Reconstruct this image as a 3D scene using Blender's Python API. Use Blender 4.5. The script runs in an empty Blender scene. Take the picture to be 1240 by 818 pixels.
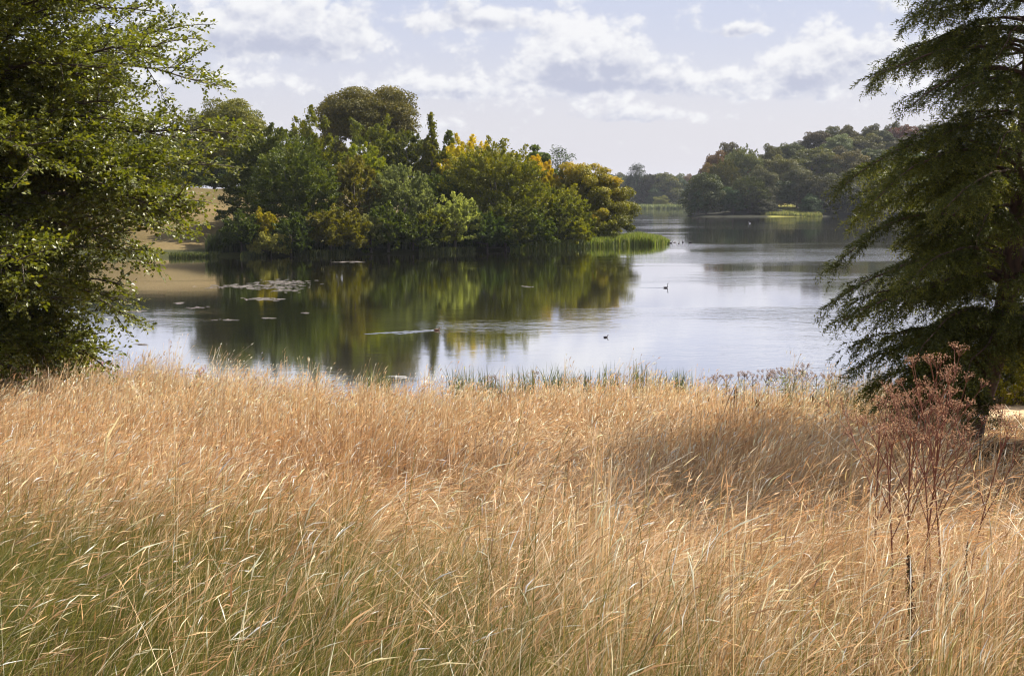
import bpy, math, random
import numpy as np
from mathutils import Vector

random.seed(7)
rng = np.random.default_rng(11)
scene = bpy.context.scene
COL = scene.collection
R = math.radians

# ------------------------------------------------------------------ camera
EYE = 6.2                      # eye height above the lake
FPX = 1703.0                   # focal length in pixels of a 1240 px wide frame
PITCH = math.atan(168.0 / FPX)
cam_d = bpy.data.cameras.new('camera')
cam_d.sensor_width = 36.0
cam_d.lens = FPX / 1240 * 36
cam_d.clip_start = 0.1
cam_d.clip_end = 8000
cam = bpy.data.objects.new('camera', cam_d)
cam.location = (0, 0, EYE)
cam.rotation_euler = (math.pi / 2 - PITCH, 0, 0)
COL.objects.link(cam)
scene.camera = cam

# ------------------------------------------------------------------ light
SUN_EL, SUN_AZ = R(47), R(57)          # azimuth clockwise from +Y (the view direction)
S = Vector((math.sin(SUN_AZ) * math.cos(SUN_EL), math.cos(SUN_AZ) * math.cos(SUN_EL), math.sin(SUN_EL)))
sun_d = bpy.data.lights.new('sun', 'SUN')
sun_d.energy = 5.0
sun_d.angle = R(0.6)
sun_d.color = (1.0, 0.93, 0.82)
sun = bpy.data.objects.new('sun', sun_d)
sun.rotation_euler = S.to_track_quat('Z', 'Y').to_euler()
sun.location = (60, 30, 80)
COL.objects.link(sun)

scene.view_settings.view_transform = 'Standard'
scene.view_settings.look = 'None'
scene.view_settings.gamma = 1
scene.view_settings.exposure = 1.3
scene.cycles.max_bounces = 8
scene.cycles.diffuse_bounces = 3
scene.cycles.glossy_bounces = 3
scene.cycles.transmission_bounces = 4
scene.cycles.transparent_max_bounces = 8
scene.cycles.volume_bounces = 0
scene.cycles.use_denoising = True
scene.cycles.filter_width = 1.15
scene.cycles.caustics_reflective = False
scene.cycles.caustics_refractive = False


class NT:
    """small helper for building node trees"""
    def __init__(self, tree):
        self.t = tree
        self.n = tree.nodes
        self.n.clear()

    def node(self, typ, **kw):
        nd = self.n.new(typ)
        for k, v in kw.items():
            setattr(nd, k, v)
        return nd

    def link(self, a, b):
        self.t.links.new(a, b)

    def put(self, sock, v):
        if isinstance(v, bpy.types.NodeSocket):
            self.t.links.new(v, sock)
        elif v is not None:
            sock.default_value = v

    def math(self, op, a, b=None, c=None, clamp=False):
        nd = self.n.new('ShaderNodeMath')
        nd.operation = op
        nd.use_clamp = clamp
        for i, v in enumerate((a, b, c)):
            self.put(nd.inputs[i], v)
        return nd.outputs[0]

    def noise(self, vec, scale, detail=4, rough=0.55, dist=0.0):
        nd = self.n.new('ShaderNodeTexNoise')
        self.put(nd.inputs['Vector'], vec)
        nd.inputs['Scale'].default_value = scale
        nd.inputs['Detail'].default_value = detail
        nd.inputs['Roughness'].default_value = rough
        nd.inputs['Distortion'].default_value = dist
        return nd.outputs['Fac']

    def smooth(self, v, a, b, lo=0.0, hi=1.0):
        nd = self.n.new('ShaderNodeMapRange')
        nd.interpolation_type = 'SMOOTHSTEP'
        self.put(nd.inputs[0], v)
        nd.inputs[1].default_value = a
        nd.inputs[2].default_value = b
        nd.inputs[3].default_value = lo
        nd.inputs[4].default_value = hi
        return nd.outputs[0]

    def mixc(self, f, a, b):
        nd = self.n.new('ShaderNodeMix')
        nd.data_type = 'RGBA'
        self.put(nd.inputs['Factor'], f)
        self.put(nd.inputs[6], a if isinstance(a, bpy.types.NodeSocket) else (*a, 1))
        self.put(nd.inputs[7], b if isinstance(b, bpy.types.NodeSocket) else (*b, 1))
        return nd.outputs[2]

    def ramp(self, f, stops):
        nd = self.n.new('ShaderNodeValToRGB')
        e = nd.color_ramp.elements
        while len(e) < len(stops):
            e.new(0.5)
        for el, (p, c) in zip(e, stops):
            el.position = p
            el.color = (*c, 1)
        self.put(nd.inputs[0], f)
        return nd.outputs[0]

    def xyz(self, x, y, z):
        nd = self.n.new('ShaderNodeCombineXYZ')
        for i, v in enumerate((x, y, z)):
            self.put(nd.inputs[i], v)
        return nd.outputs[0]


# ------------------------------------------------------------------ sky: Nishita seen through hazy cumulus
world = bpy.data.worlds.new('World')
scene.world = world
world.use_nodes = True
w = NT(world.node_tree)
sky = w.node('ShaderNodeTexSky', sky_type='NISHITA')
sky.sun_disc = False
sky.sun_elevation = SUN_EL
sky.sun_rotation = SUN_AZ
sky.altitude = 80
sky.air_density = 1.0
sky.dust_density = 2.5
sky.ozone_density = 1.5
tc = w.node('ShaderNodeTexCoord')
sep = w.node('ShaderNodeSeparateXYZ')
w.link(tc.outputs['Generated'], sep.inputs[0])
DEG = 57.29578
az = w.math('MULTIPLY', w.math('ARCTAN2', sep.outputs[0], sep.outputs[1]), DEG)      # degrees right of the view
el = w.math('MULTIPLY', w.math('ARCSINE', sep.outputs[2]), DEG)                       # degrees above the horizon
# clouds: (azimuth, elevation of the base, half width, height, strength)
CLOUDS = [(-9.8, 6.0, 4.6, 1.7, .66), (-12.5, 4.6, 3.0, .6, .40), (3.0, 4.8, 2.3, 2.2, 1.05), (5.6, 4.5, 1.9, .8, .42), (.6, 4.6, 1.6, .5, .26),
          (11.7, 4.45, 1.5, 1.7, .85), (8.9, 4.1, 1.7, .9, .46), (14.0, 5.4, 2.0, .9, .60), (-2.8, 4.2, 2.6, .8, .55), (9.0, 6.5, 1.2, .35, .48),
          (5.2, 3.2, 2.6, .5, .48), (-4.6, 2.8, 2.6, .5, .42), (-1.6, 6.9, 2.6, .8, .58), (17.5, 4.0, 2.8, 1.5, .5)]


def cloud_noise(da, de):
    a = w.math('ADD', az, da)
    e = w.math('ADD', el, de)
    p3 = w.xyz(w.math('MULTIPLY', a, .75), e, 1.3)
    wn = w.node('ShaderNodeTexNoise')
    wn.inputs['Scale'].default_value = 1.6
    wn.inputs['Detail'].default_value = 3
    w.link(p3, wn.inputs['Vector'])
    vm = w.node('ShaderNodeVectorMath', operation='MULTIPLY_ADD')
    w.link(wn.outputs['Color'], vm.inputs[0])
    vm.inputs[1].default_value = (.55, .55, .55)
    w.link(p3, vm.inputs[2])
    vo = w.node('ShaderNodeTexVoronoi', feature='F1')
    vo.inputs['Scale'].default_value = .95
    vo.inputs['Detail'].default_value = 2.0
    vo.inputs['Roughness'].default_value = .5
    vo.inputs['Lacunarity'].default_value = 2.3
    w.link(vm.outputs[0], vo.inputs['Vector'])
    f1 = w.noise(p3, 1.0, 8, .60, .1)
    v = w.math('MULTIPLY', w.math('SUBTRACT', .45, vo.outputs['Distance']), .46)
    return w.math('ADD', v, w.math('MULTIPLY', w.math('SUBTRACT', f1, .5), .62)), wn.outputs['Fac']


n0, wob = cloud_noise(0.0, 0.0)
n1, _ = cloud_noise(.25, .42)              # a step towards the sun (up and right)
eb = w.math('ADD', el, w.math('MULTIPLY', w.math('SUBTRACT', wob, .5), .6))
tot = top = None
for (ca, ce, cw, ch, st) in CLOUDS:
    x = w.math('DIVIDE', w.math('SUBTRACT', az, ca), cw)
    y = w.math('DIVIDE', w.math('SUBTRACT', eb, ce), ch)
    g = w.math('EXPONENT', w.math('MULTIPLY', w.math('ADD', w.math('MULTIPLY', x, x), w.math('MULTIPLY', y, y)), -1.1))
    g = w.math('MULTIPLY', w.math('MULTIPLY', g, w.smooth(y, -.6, .15)), st * 1.25)
    gy = w.math('MULTIPLY', g, y)
    tot = g if tot is None else w.math('ADD', tot, g)
    top = gy if top is None else w.math('ADD', top, gy)
f2 = w.noise(w.xyz(w.math('MULTIPLY', az, .07), w.math('MULTIPLY', el, .16), 4.0), 1.0, 4, .55)
d0 = w.math('ADD', w.math('ADD', tot, n0), w.math('ADD', w.math('MULTIPLY', w.smooth(el, 9, 22), .25), w.math('MULTIPLY', w.math('SUBTRACT', f2, .46), .75)))
cov = w.smooth(d0, -.12, .24)
lit = w.math('ADD', w.math('MULTIPLY', w.math('SUBTRACT', n0, n1), .75), w.math('MULTIPLY', top, .55))
thick = w.smooth(d0, .12, .9)
bright = w.smooth(w.math('SUBTRACT', lit, w.math('MULTIPLY', thick, .30)), -.30, .22)
K = 10.0                                   # background strength is 1/K
SKYV = .72                                 # the sky seen in the photograph against the sunlit ground
ccol = w.mixc(bright, tuple(K * SKYV * c for c in (.305, .322, .395)), tuple(K * SKYV * c for c in (.53, .53, .54)))
low = w.smooth(el, 32, 75)
veil = w.mixc(w.smooth(el, 2.5, 8.5), tuple(K * SKYV * c for c in (.405, .40, .440)), tuple(K * SKYV * c for c in (.33, .350, .44)))
veil = w.mixc(low, veil, tuple(K * SKYV * c for c in (.12, .17, .30)))
base = w.mixc(w.smooth(el, 10, 60, .92, .75), sky.outputs[0], veil)
nearh = w.smooth(el, .5, 4.5, .25, .95)
skyc = w.mixc(w.math('MULTIPLY', cov, nearh), base, ccol)
bg = w.node('ShaderNodeBackground')
bg.inputs['Strength'].default_value = 1 / K
w.link(skyc, bg.inputs['Color'])
out = w.node('ShaderNodeOutputWorld')
w.link(bg.outputs[0], out.inputs['Surface'])
world.cycles.sampling_method = 'MANUAL'
world.cycles.sample_map_resolution = 512


# ------------------------------------------------------------------ helpers
def px_dir(px, py):
    cx, cy = px - 620.0, 409.0 - py
    c, s = math.cos(PITCH), math.sin(PITCH)
    return np.array([cx, FPX * c + cy * s, -FPX * s + cy * c])


def px_at(px, py, Y):
    """point of the ray through a picture point at distance Y"""
    d = px_dir(px, py)
    return np.array([0, 0, EYE]) + d * (Y / d[1])


def px_water(px, py):
    d = px_dir(px, py)
    return np.array([0, 0, EYE]) + d * (EYE / -d[2])


def sstep(a, b, v):
    t = np.clip((np.asarray(v, float) - a) / (b - a), 0, 1)
    return t * t * (3 - 2 * t)


class Waves:
    """smooth 2-D random field made of sines, about -1..1"""
    def __init__(self, seed, scale, octaves=3, per=7):
        r = np.random.default_rng(seed)
        self.k, self.p, self.a = [], [], []
        for o in range(octaves):
            for _ in range(per):
                ang = r.uniform(0, 2 * math.pi)
                f = r.uniform(.6, 1.4) * 2 ** o / scale
                self.k.append((math.cos(ang) * f, math.sin(ang) * f))
                self.p.append(r.uniform(0, 6.28))
                self.a.append(.55 ** o)
        self.k, self.p, self.a = np.array(self.k), np.array(self.p), np.array(self.a)
        self.norm = math.sqrt((self.a ** 2).sum() / 2) * 1.7

    def __call__(self, x, y):
        x, y = np.asarray(x, float), np.asarray(y, float)
        v = np.zeros_like(x)
        for (kx, ky), p, a in zip(self.k, self.p, self.a):
            v += a * np.sin(kx * x * 6.28 + ky * y * 6.28 + p)
        return v / self.norm


BUMP = Waves(3, 9, 3)
BIG = Waves(4, 60, 3)


def shore_near(x):
    x = np.asarray(x, float)
    return 40.3 + 5.5 * sstep(-3, -13, x) + .45 * np.sin(x * .55) + .3 * np.sin(x * 1.7 + 1) + .18 * np.sin(x * 4.1) + 3.0 * sstep(5, 12, x)


def height(x, y):
    x, y = np.asarray(x, float), np.asarray(y, float)
    # the bank we stand on
    yy = y * 42.0 / shore_near(x)
    near = np.interp(yy, [-80, 0, 8, 15, 22, 30, 37, 40.5, 42, 45, 60], [8, 4.5, 3.6, 2.55, 1.62, 1.05, .55, .28, .06, -.35, -1.6])
    near = near + .07 * BUMP(x, y) * sstep(44, 36, yy) + .28 * sstep(4, 9, x) * np.exp(-((y - 26) / 3.4) ** 2)
    # wooded spit on the left
    yf = np.interp(x, [-400, -80, -37, -11, 0, 16, 22], [158, 147, 149, 162, 172.5, 190, 196])
    xr = np.interp(y, [190, 196, 230, 300, 520, 700], [21, 21.5, 15, 15, 20, 0])
    d = np.minimum(y - yf, xr - x)
    spit = np.where(d < 0, np.maximum(-1.6, d * .25),
                    .45 * (1 - np.exp(-np.maximum(d, 0) / 1.5)) + 6.0 * sstep(4, 78, d) * sstep(-2, -46, x)
                    + 1.8 * sstep(3, 40, d) + .25 * BIG(x, y) * sstep(2, 20, d))
    # wooded hill on the right
    dy = y - (503 + 4 * np.sin(x * .06))
    dx = x - (62 + (y - 503) * .16)
    dh = np.minimum(dy, dx)
    hill = np.where(dh < 0, np.maximum(-1.6, dh * .1),
                    .6 * (1 - np.exp(-np.maximum(dh, 0) / 2)) + 24 * sstep(3, 125, dy) * sstep(-5, 70, dx + 12) + .8 * BIG(x, y) * sstep(5, 40, dh))
    # far end of the lake
    df = y - (905 + 25 * np.sin(x * .021 + 1.0) + 60 * sstep(72, 110, x))
    far = np.where(df < 0, np.maximum(-1.6, df * .03), .6 * (1 - np.exp(-np.maximum(df, 0) / 3)) + 9 * sstep(5, 400, df) + 2 * BIG(x * .4, y * .4) * sstep(20, 200, df))
    return np.maximum(np.maximum(near, spit), np.maximum(hill, far))


def make_obj(name, verts, faces, mat, parent=None, attrs=None, smooth=False, mats=None, midx=None):
    """faces: list of integer arrays, each (n, 3) or (n, 4)"""
    me = bpy.data.meshes.new(name)
    verts = np.ascontiguousarray(verts, np.float32)
    me.vertices.add(len(verts))
    me.vertices.foreach_set('co', verts.ravel())
    faces = [f for f in faces if len(f)]
    loops = np.concatenate([f.ravel() for f in faces]).astype(np.int32)
    tot = np.concatenate([np.full(len(f), f.shape[1], np.int32) for f in faces])
    start = np.concatenate([[0], np.cumsum(tot)[:-1]]).astype(np.int32)
    me.loops.add(len(loops))
    me.loops.foreach_set('vertex_index', loops)
    me.polygons.add(len(tot))
    me.polygons.foreach_set('loop_start', start)
    me.polygons.foreach_set('loop_total', tot)
    for m in (mats or [mat]):
        me.materials.append(m)
    if midx is not None:
        me.polygons.foreach_set('material_index', midx.astype(np.int32))
    for k, v in (attrs or {}).items():
        v = np.asarray(v, np.float32)
        if v.ndim == 1:
            a = me.attributes.new(k, 'FLOAT', 'POINT')
            a.data.foreach_set('value', v)
        else:
            a = me.attributes.new(k, 'FLOAT_COLOR', 'POINT')
            if v.shape[1] == 3:
                v = np.concatenate([v, np.ones((len(v), 1), np.float32)], 1)
            a.data.foreach_set('color', v.ravel())
    me.polygons.foreach_set('use_smooth', np.full(len(tot), smooth))
    me.update()
    me.validate()
    ob = bpy.data.objects.new(name, me)
    if parent is not None:
        ob.parent = parent
    COL.objects.link(ob)
    return ob


class MB:
    """collects pieces of ONE mesh"""
    def __init__(self):
        self.v, self.f, self.n, self.a = [], [], 0, {}

    def add(self, v, f, **attrs):
        v = np.asarray(v, np.float32).reshape(-1, 3)
        for q in (f if isinstance(f, list) else [f]):
            self.f.append(np.asarray(q, np.int64) + self.n)
        self.v.append(v)
        self.n += len(v)
        for k, val in attrs.items():
            val = np.asarray(val, np.float32)
            if val.ndim == 0:
                val = np.full(len(v), float(val), np.float32)
            self.a.setdefault(k, []).append(val)

    def tube(self, pts, rad, sides=6, **attrs):
        pts = np.asarray(pts, float)
        rad = np.broadcast_to(np.asarray(rad, float), (len(pts),))
        t = np.gradient(pts, axis=0)
        t /= np.linalg.norm(t, axis=1, keepdims=True) + 1e-9
        ref = np.array([0.31, .77, .12]) if abs(t[0, 2]) > .6 else np.array([0, 0, 1.0])
        u = np.cross(t, ref)
        u /= np.linalg.norm(u, axis=1, keepdims=True) + 1e-9
        q = np.cross(t, u)
        ang = np.arange(sides) * 2 * math.pi / sides
        ring = u[:, None] * np.cos(ang)[None, :, None] + q[:, None] * np.sin(ang)[None, :, None]
        v = (pts[:, None] + ring * rad[:, None, None]).reshape(-1, 3)
        i = np.arange(len(pts) - 1)[:, None] * sides
        j = np.arange(sides)[None]
        j2 = (j + 1) % sides
        f = np.stack([i + j, i + j2, i + sides + j2, i + sides + j], -1).reshape(-1, 4)
        self.add(v, f, **attrs)

    def cards(self, p, d, n, L, W, fold=.0, **attrs):
        """one kite-shaped leaf for each row"""
        N = len(p)
        d = d / (np.linalg.norm(d, axis=1, keepdims=True) + 1e-9)
        s = np.cross(d, n)
        s /= np.linalg.norm(s, axis=1, keepdims=True) + 1e-9
        nn = np.cross(s, d)
        L = np.broadcast_to(L, (N,))[:, None]
        W = np.broadcast_to(W, (N,))[:, None]
        mid = p + d * L * .48
        v = np.stack([p, mid + s * W * .5 + nn * W * fold, p + d * L, mid - s * W * .5 + nn * W * fold], 1)
        f = np.arange(N * 4).reshape(N, 4)
        at = {k: (np.repeat(np.asarray(a), 4, axis=0) if np.ndim(a) else a) for k, a in attrs.items()}
        self.add(v.reshape(-1, 3), f, **at)

    def tris(self, p, d, s, L, W, **attrs):
        N = len(p)
        L = np.broadcast_to(L, (N,))[:, None]
        W = np.broadcast_to(W, (N,))[:, None]
        v = np.stack([p - s * W * .5, p + s * W * .5, p + d * L], 1)
        at = {k: (np.repeat(np.asarray(a), 3, axis=0) if np.ndim(a) else a) for k, a in attrs.items()}
        self.add(v.reshape(-1, 3), np.arange(N * 3).reshape(N, 3), **at)

    def build(self, name, mat, parent=None, smooth=False):
        at = {k: np.concatenate(v) for k, v in self.a.items()}
        return make_obj(name, np.concatenate(self.v), self.f, mat, parent, at, smooth)


def tag(o, label=None, cat=None, group=None, kind=None):
    for k, v in (('label', label), ('category', cat), ('group', group), ('kind', kind)):
        if v:
            o[k] = v
    return o


def empty(name, loc, label, cat, group=None, rz=0.0):
    o = bpy.data.objects.new(name, None)
    o.empty_display_size = .5
    o.location = tuple(float(c) for c in loc)
    o.rotation_euler = (0, 0, rz)
    COL.objects.link(o)
    return tag(o, label, cat, group)


def unit(v):
    return v / (np.linalg.norm(v, axis=-1, keepdims=True) + 1e-9)


# ------------------------------------------------------------------ materials
def foliage_mat(name, stops, trans=.3, rough=.55, spec=.18, vary=.0, tval=1.5):
    m = bpy.data.materials.new(name)
    m.use_nodes = True
    t = NT(m.node_tree)
    at = t.node('ShaderNodeAttribute', attribute_name='tint')
    f = at.outputs['Fac']
    col = t.ramp(f, stops)
    if vary:
        oi = t.node('ShaderNodeObjectInfo')
        hs = t.node('ShaderNodeHueSaturation')
        t.put(hs.inputs['Hue'], t.math('ADD', .5, t.math('MULTIPLY', t.math('SUBTRACT', oi.outputs['Random'], .5), vary * .12)))
        t.put(hs.inputs['Value'], t.math('ADD', 1.0, t.math('MULTIPLY', t.math('SUBTRACT', oi.outputs['Random'], .5), vary)))
        t.link(col, hs.inputs['Color'])
        col = hs.outputs[0]
    p = t.node('ShaderNodeBsdfPrincipled')
    t.link(col, p.inputs['Base Color'])
    p.inputs['Roughness'].default_value = rough
    p.inputs['Specular IOR Level'].default_value = spec
    tr = t.node('ShaderNodeBsdfTranslucent')
    tcol = t.node('ShaderNodeHueSaturation')
    tcol.inputs['Value'].default_value = tval
    tcol.inputs['Saturation'].default_value = 1.1
    t.link(col, tcol.inputs['Color'])
    t.link(tcol.outputs[0], tr.inputs['Color'])
    mx = t.node('ShaderNodeMixShader')
    mx.inputs[0].default_value = trans
    t.link(p.outputs[0], mx.inputs[1])
    t.link(tr.outputs[0], mx.inputs[2])
    o = t.node('ShaderNodeOutputMaterial')
    t.link(mx.outputs[0], o.inputs['Surface'])
    return m


def col_mat(name, trans=.3, rough=.6, spec=.25, tval=1.0):
    """surface colour from the mesh's own 'col' attribute (species and dryness of each blade, painted shade at grass roots)"""
    m = bpy.data.materials.new(name)
    m.use_nodes = True
    t = NT(m.node_tree)
    at = t.node('ShaderNodeAttribute', attribute_name='col')
    p = t.node('ShaderNodeBsdfPrincipled')
    t.link(at.outputs['Color'], p.inputs['Base Color'])
    p.inputs['Roughness'].default_value = rough
    p.inputs['Specular IOR Level'].default_value = spec
    tr = t.node('ShaderNodeBsdfTranslucent')
    hs = t.node('ShaderNodeHueSaturation')
    hs.inputs['Value'].default_value = tval
    t.link(at.outputs['Color'], hs.inputs['Color'])
    t.link(hs.outputs[0], tr.inputs['Color'])
    mx = t.node('ShaderNodeMixShader')
    mx.inputs[0].default_value = trans
    t.link(p.outputs[0], mx.inputs[1])
    t.link(tr.outputs[0], mx.inputs[2])
    o = t.node('ShaderNodeOutputMaterial')
    t.link(mx.outputs[0], o.inputs['Surface'])
    return m


def bark_mat(name, a, b, scale=6.0):
    m = bpy.data.materials.new(name)
    m.use_nodes = True
    t = NT(m.node_tree)
    g = t.node('ShaderNodeNewGeometry')
    mp = t.node('ShaderNodeMapping')
    mp.inputs['Scale'].default_value = (1, 1, .25)
    t.link(g.outputs['Position'], mp.inputs[0])
    n = t.noise(mp.outputs[0], scale, 6, .65)
    c = t.ramp(n, [(.3, a), (.7, b)])
    p = t.node('ShaderNodeBsdfPrincipled')
    p.inputs['Roughness'].default_value = .85
    t.link(c, p.inputs['Base Color'])
    bp = t.node('ShaderNodeBump')
    bp.inputs['Strength'].default_value = .6
    bp.inputs['Distance'].default_value = .05
    t.link(n, bp.inputs['Height'])
    t.link(bp.outputs[0], p.inputs['Normal'])
    o = t.node('ShaderNodeOutputMaterial')
    t.link(p.outputs[0], o.inputs['Surface'])
    return m


def plain_mat(name, a, b, scale=8.0, rough=.6, spec=.4):
    m = bpy.data.materials.new(name)
    m.use_nodes = True
    t = NT(m.node_tree)
    c = t.node('ShaderNodeTexCoord')
    n = t.noise(c.outputs['Object'], scale, 4, .6)
    p = t.node('ShaderNodeBsdfPrincipled')
    p.inputs['Roughness'].default_value = rough
    p.inputs['Specular IOR Level'].default_value = spec
    t.link(t.ramp(n, [(.35, a), (.65, b)]), p.inputs['Base Color'])
    o = t.node('ShaderNodeOutputMaterial')
    t.link(p.outputs[0], o.inputs['Surface'])
    return m


PAL = {
    'dark':   [(0, (.022, .032, .008)), (.5, (.042, .056, .012)), (1, (.085, .092, .020))],
    'deep':   [(0, (.018, .028, .010)), (.5, (.032, .046, .014)), (1, (.060, .074, .022))],
    'mid':    [(0, (.035, .050, .010)), (.5, (.070, .084, .014)), (1, (.125, .125, .024))],
    'olivegreen': [(0, (.042, .056, .010)), (.5, (.088, .098, .014)), (1, (.160, .145, .022))],
    'olive': [(0, (.045, .048, .010)), (.5, (.080, .078, .014)), (1, (.125, .118, .022))],
    'bright': [(0, (.060, .075, .010)), (.5, (.120, .130, .014)), (1, (.190, .180, .022))],
    'oak':    [(0, (.036, .042, .010)), (.5, (.066, .066, .015)), (1, (.112, .100, .022))],
    'ochre':  [(0, (.055, .066, .010)), (.45, (.105, .110, .012)), (.8, (.170, .150, .014)), (1, (.240, .170, .016))],
    'yellow': [(0, (.050, .062, .010)), (.35, (.100, .105, .012)), (.7, (.170, .145, .016)), (1, (.240, .165, .020))],
    'gold': [(0, (.085, .085, .016)), (.5, (.155, .145, .022)), (1, (.240, .205, .030))],
    'brown': [(0, (.048, .046, .014)), (.5, (.085, .077, .018)), (1, (.130, .108, .024))],
    'grey':   [(0, (.045, .055, .028)), (.5, (.090, .102, .052)), (1, (.160, .165, .092))],
    'pale':   [(0, (.075, .085, .035)), (.5, (.150, .160, .065)), (1, (.260, .260, .120))],
    'russet': [(0, (.060, .030, .018)), (.5, (.105, .050, .028)), (1, (.160, .078, .040))],
    'blue':   [(0, (.018, .028, .020)), (.5, (.032, .044, .032)), (1, (.055, .068, .046))],
    'lime':   [(0, (.090, .105, .020)), (.5, (.150, .160, .028)), (1, (.220, .215, .040))],
}
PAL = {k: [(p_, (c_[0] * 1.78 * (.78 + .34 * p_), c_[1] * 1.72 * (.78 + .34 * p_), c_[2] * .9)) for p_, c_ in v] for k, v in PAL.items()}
FOL = {k: foliage_mat('leaf_' + k, v, trans=.28, vary=.25) for k, v in PAL.items()}
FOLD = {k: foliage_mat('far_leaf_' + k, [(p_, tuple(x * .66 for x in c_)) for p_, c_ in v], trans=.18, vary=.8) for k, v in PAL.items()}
BARK = bark_mat('bark', (.045, .035, .026), (.12, .10, .08))
BARK_DARK = bark_mat('dark_bark', (.03, .022, .016), (.085, .06, .042), 9)
GRASS_MAT = col_mat('grass_blades', .40, .42, .32)
REED_MAT = col_mat('reed_blades', .34, .45, .35, 1.2)

# ------------------------------------------------------------------ ground: one sheet to the horizon
ny, nx = 460, 300
ys = np.concatenate([np.linspace(-55, 60, 175), np.linspace(60, 260, 120)[1:], 260 * (2400 / 260) ** np.linspace(0, 1, 167)[1:]])
ny = len(ys)
us = np.linspace(-1, 1, nx)
us = us * (.55 + .45 * np.abs(us) ** 1.3)
Wd = np.maximum(34, 24 + .80 * ys)
GX = us[None] * Wd[:, None]
GY = np.repeat(ys[:, None], nx, 1)
GZ = height(GX, GY)
idx = np.arange(ny * nx).reshape(ny, nx)
F = np.stack([idx[:-1, :-1], idx[:-1, 1:], idx[1:, 1:], idx[1:, :-1]], -1).reshape(-1, 4)

gc = np.zeros((ny, nx, 3))
gc[:] = (.075, .048, .022)                                    # thatch and soil of the near bank
far_m = GY > 60
meadow = np.array([.112, .086, .038]) + .03 * BIG(GX * 2, GY * 2)[..., None] * np.array([1, .8, .5])
gc = np.where(far_m[..., None], meadow, gc)
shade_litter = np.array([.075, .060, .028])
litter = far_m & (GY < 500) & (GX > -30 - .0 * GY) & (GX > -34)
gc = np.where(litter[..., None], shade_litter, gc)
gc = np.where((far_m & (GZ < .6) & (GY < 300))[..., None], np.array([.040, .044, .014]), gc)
wood = (GY > 480) & (GY < 860)
clear = np.array([.22, .22, .05])
cx0, cx1 = px_at(930, 255, 505)[0], px_at(978, 255, 505)[0]
inclear = wood & (GX > cx0 - .5) & (GX < cx1 + 1) & (GY < 545)
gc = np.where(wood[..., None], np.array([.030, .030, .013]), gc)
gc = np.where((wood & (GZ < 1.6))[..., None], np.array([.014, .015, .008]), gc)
gc = np.where(inclear[..., None], np.where((GZ > 4.2)[..., None], np.array([.34, .21, .10]), clear), gc)
gc = np.where((GY > 860)[..., None], np.array([.16, .16, .06]), gc)
path_m = sstep(9.6, 10.8, GX) * sstep(2.3, 1.4, np.abs(GY - (35.6 + .03 * GX)))
gc = gc * (1 - path_m[..., None]) + np.array([.46, .34, .22]) * path_m[..., None]

gm = bpy.data.materials.new('ground')
gm.use_nodes = True
t = NT(gm.node_tree)
at = t.node('ShaderNodeAttribute', attribute_name='col')
geo = t.node('ShaderNodeNewGeometry')
n1 = t.noise(geo.outputs['Position'], 3.0, 7, .7)
n2 = t.noise(geo.outputs['Position'], .12, 5, .6)
mulc = t.ramp(n1, [(.25, (.55, .52, .5)), (.75, (1.35, 1.3, 1.25))])
mm = t.node('ShaderNodeMix', data_type='RGBA', blend_type='MULTIPLY')
mm.inputs['Factor'].default_value = 1
t.link(at.outputs['Color'], mm.inputs[6])
t.link(mulc, mm.inputs[7])
mm2 = t.node('ShaderNodeMix', data_type='RGBA', blend_type='MULTIPLY')
mm2.inputs['Factor'].default_value = .6
t.link(mm.outputs[2], mm2.inputs[6])
t.link(t.ramp(n2, [(.3, (.75, .85, .8)), (.7, (1.2, 1.1, 1.0))]), mm2.inputs[7])
p = t.node('ShaderNodeBsdfPrincipled')
p.inputs['Roughness'].default_value = .95
p.inputs['Specular IOR Level'].default_value = .1
t.link(mm2.outputs[2], p.inputs['Base Color'])
bp = t.node('ShaderNodeBump')
bp.inputs['Strength'].default_value = .8
bp.inputs['Distance'].default_value = .06
t.link(n1, bp.inputs['Height'])
t.link(bp.outputs[0], p.inputs['Normal'])
o = t.node('ShaderNodeOutputMaterial')
t.link(p.outputs[0], o.inputs['Surface'])
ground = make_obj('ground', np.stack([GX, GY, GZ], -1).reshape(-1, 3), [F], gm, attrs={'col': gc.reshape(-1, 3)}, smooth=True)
ground['kind'] = 'structure'

# ------------------------------------------------------------------ lake
wm = bpy.data.materials.new('lake_water')
wm.use_nodes = True
t = NT(wm.node_tree)
geo = t.node('ShaderNodeNewGeometry')
pos = geo.outputs['Position']
sp = t.node('ShaderNodeSeparateXYZ')
t.link(pos, sp.inputs[0])
X, Y = sp.outputs[0], sp.outputs[1]
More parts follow.
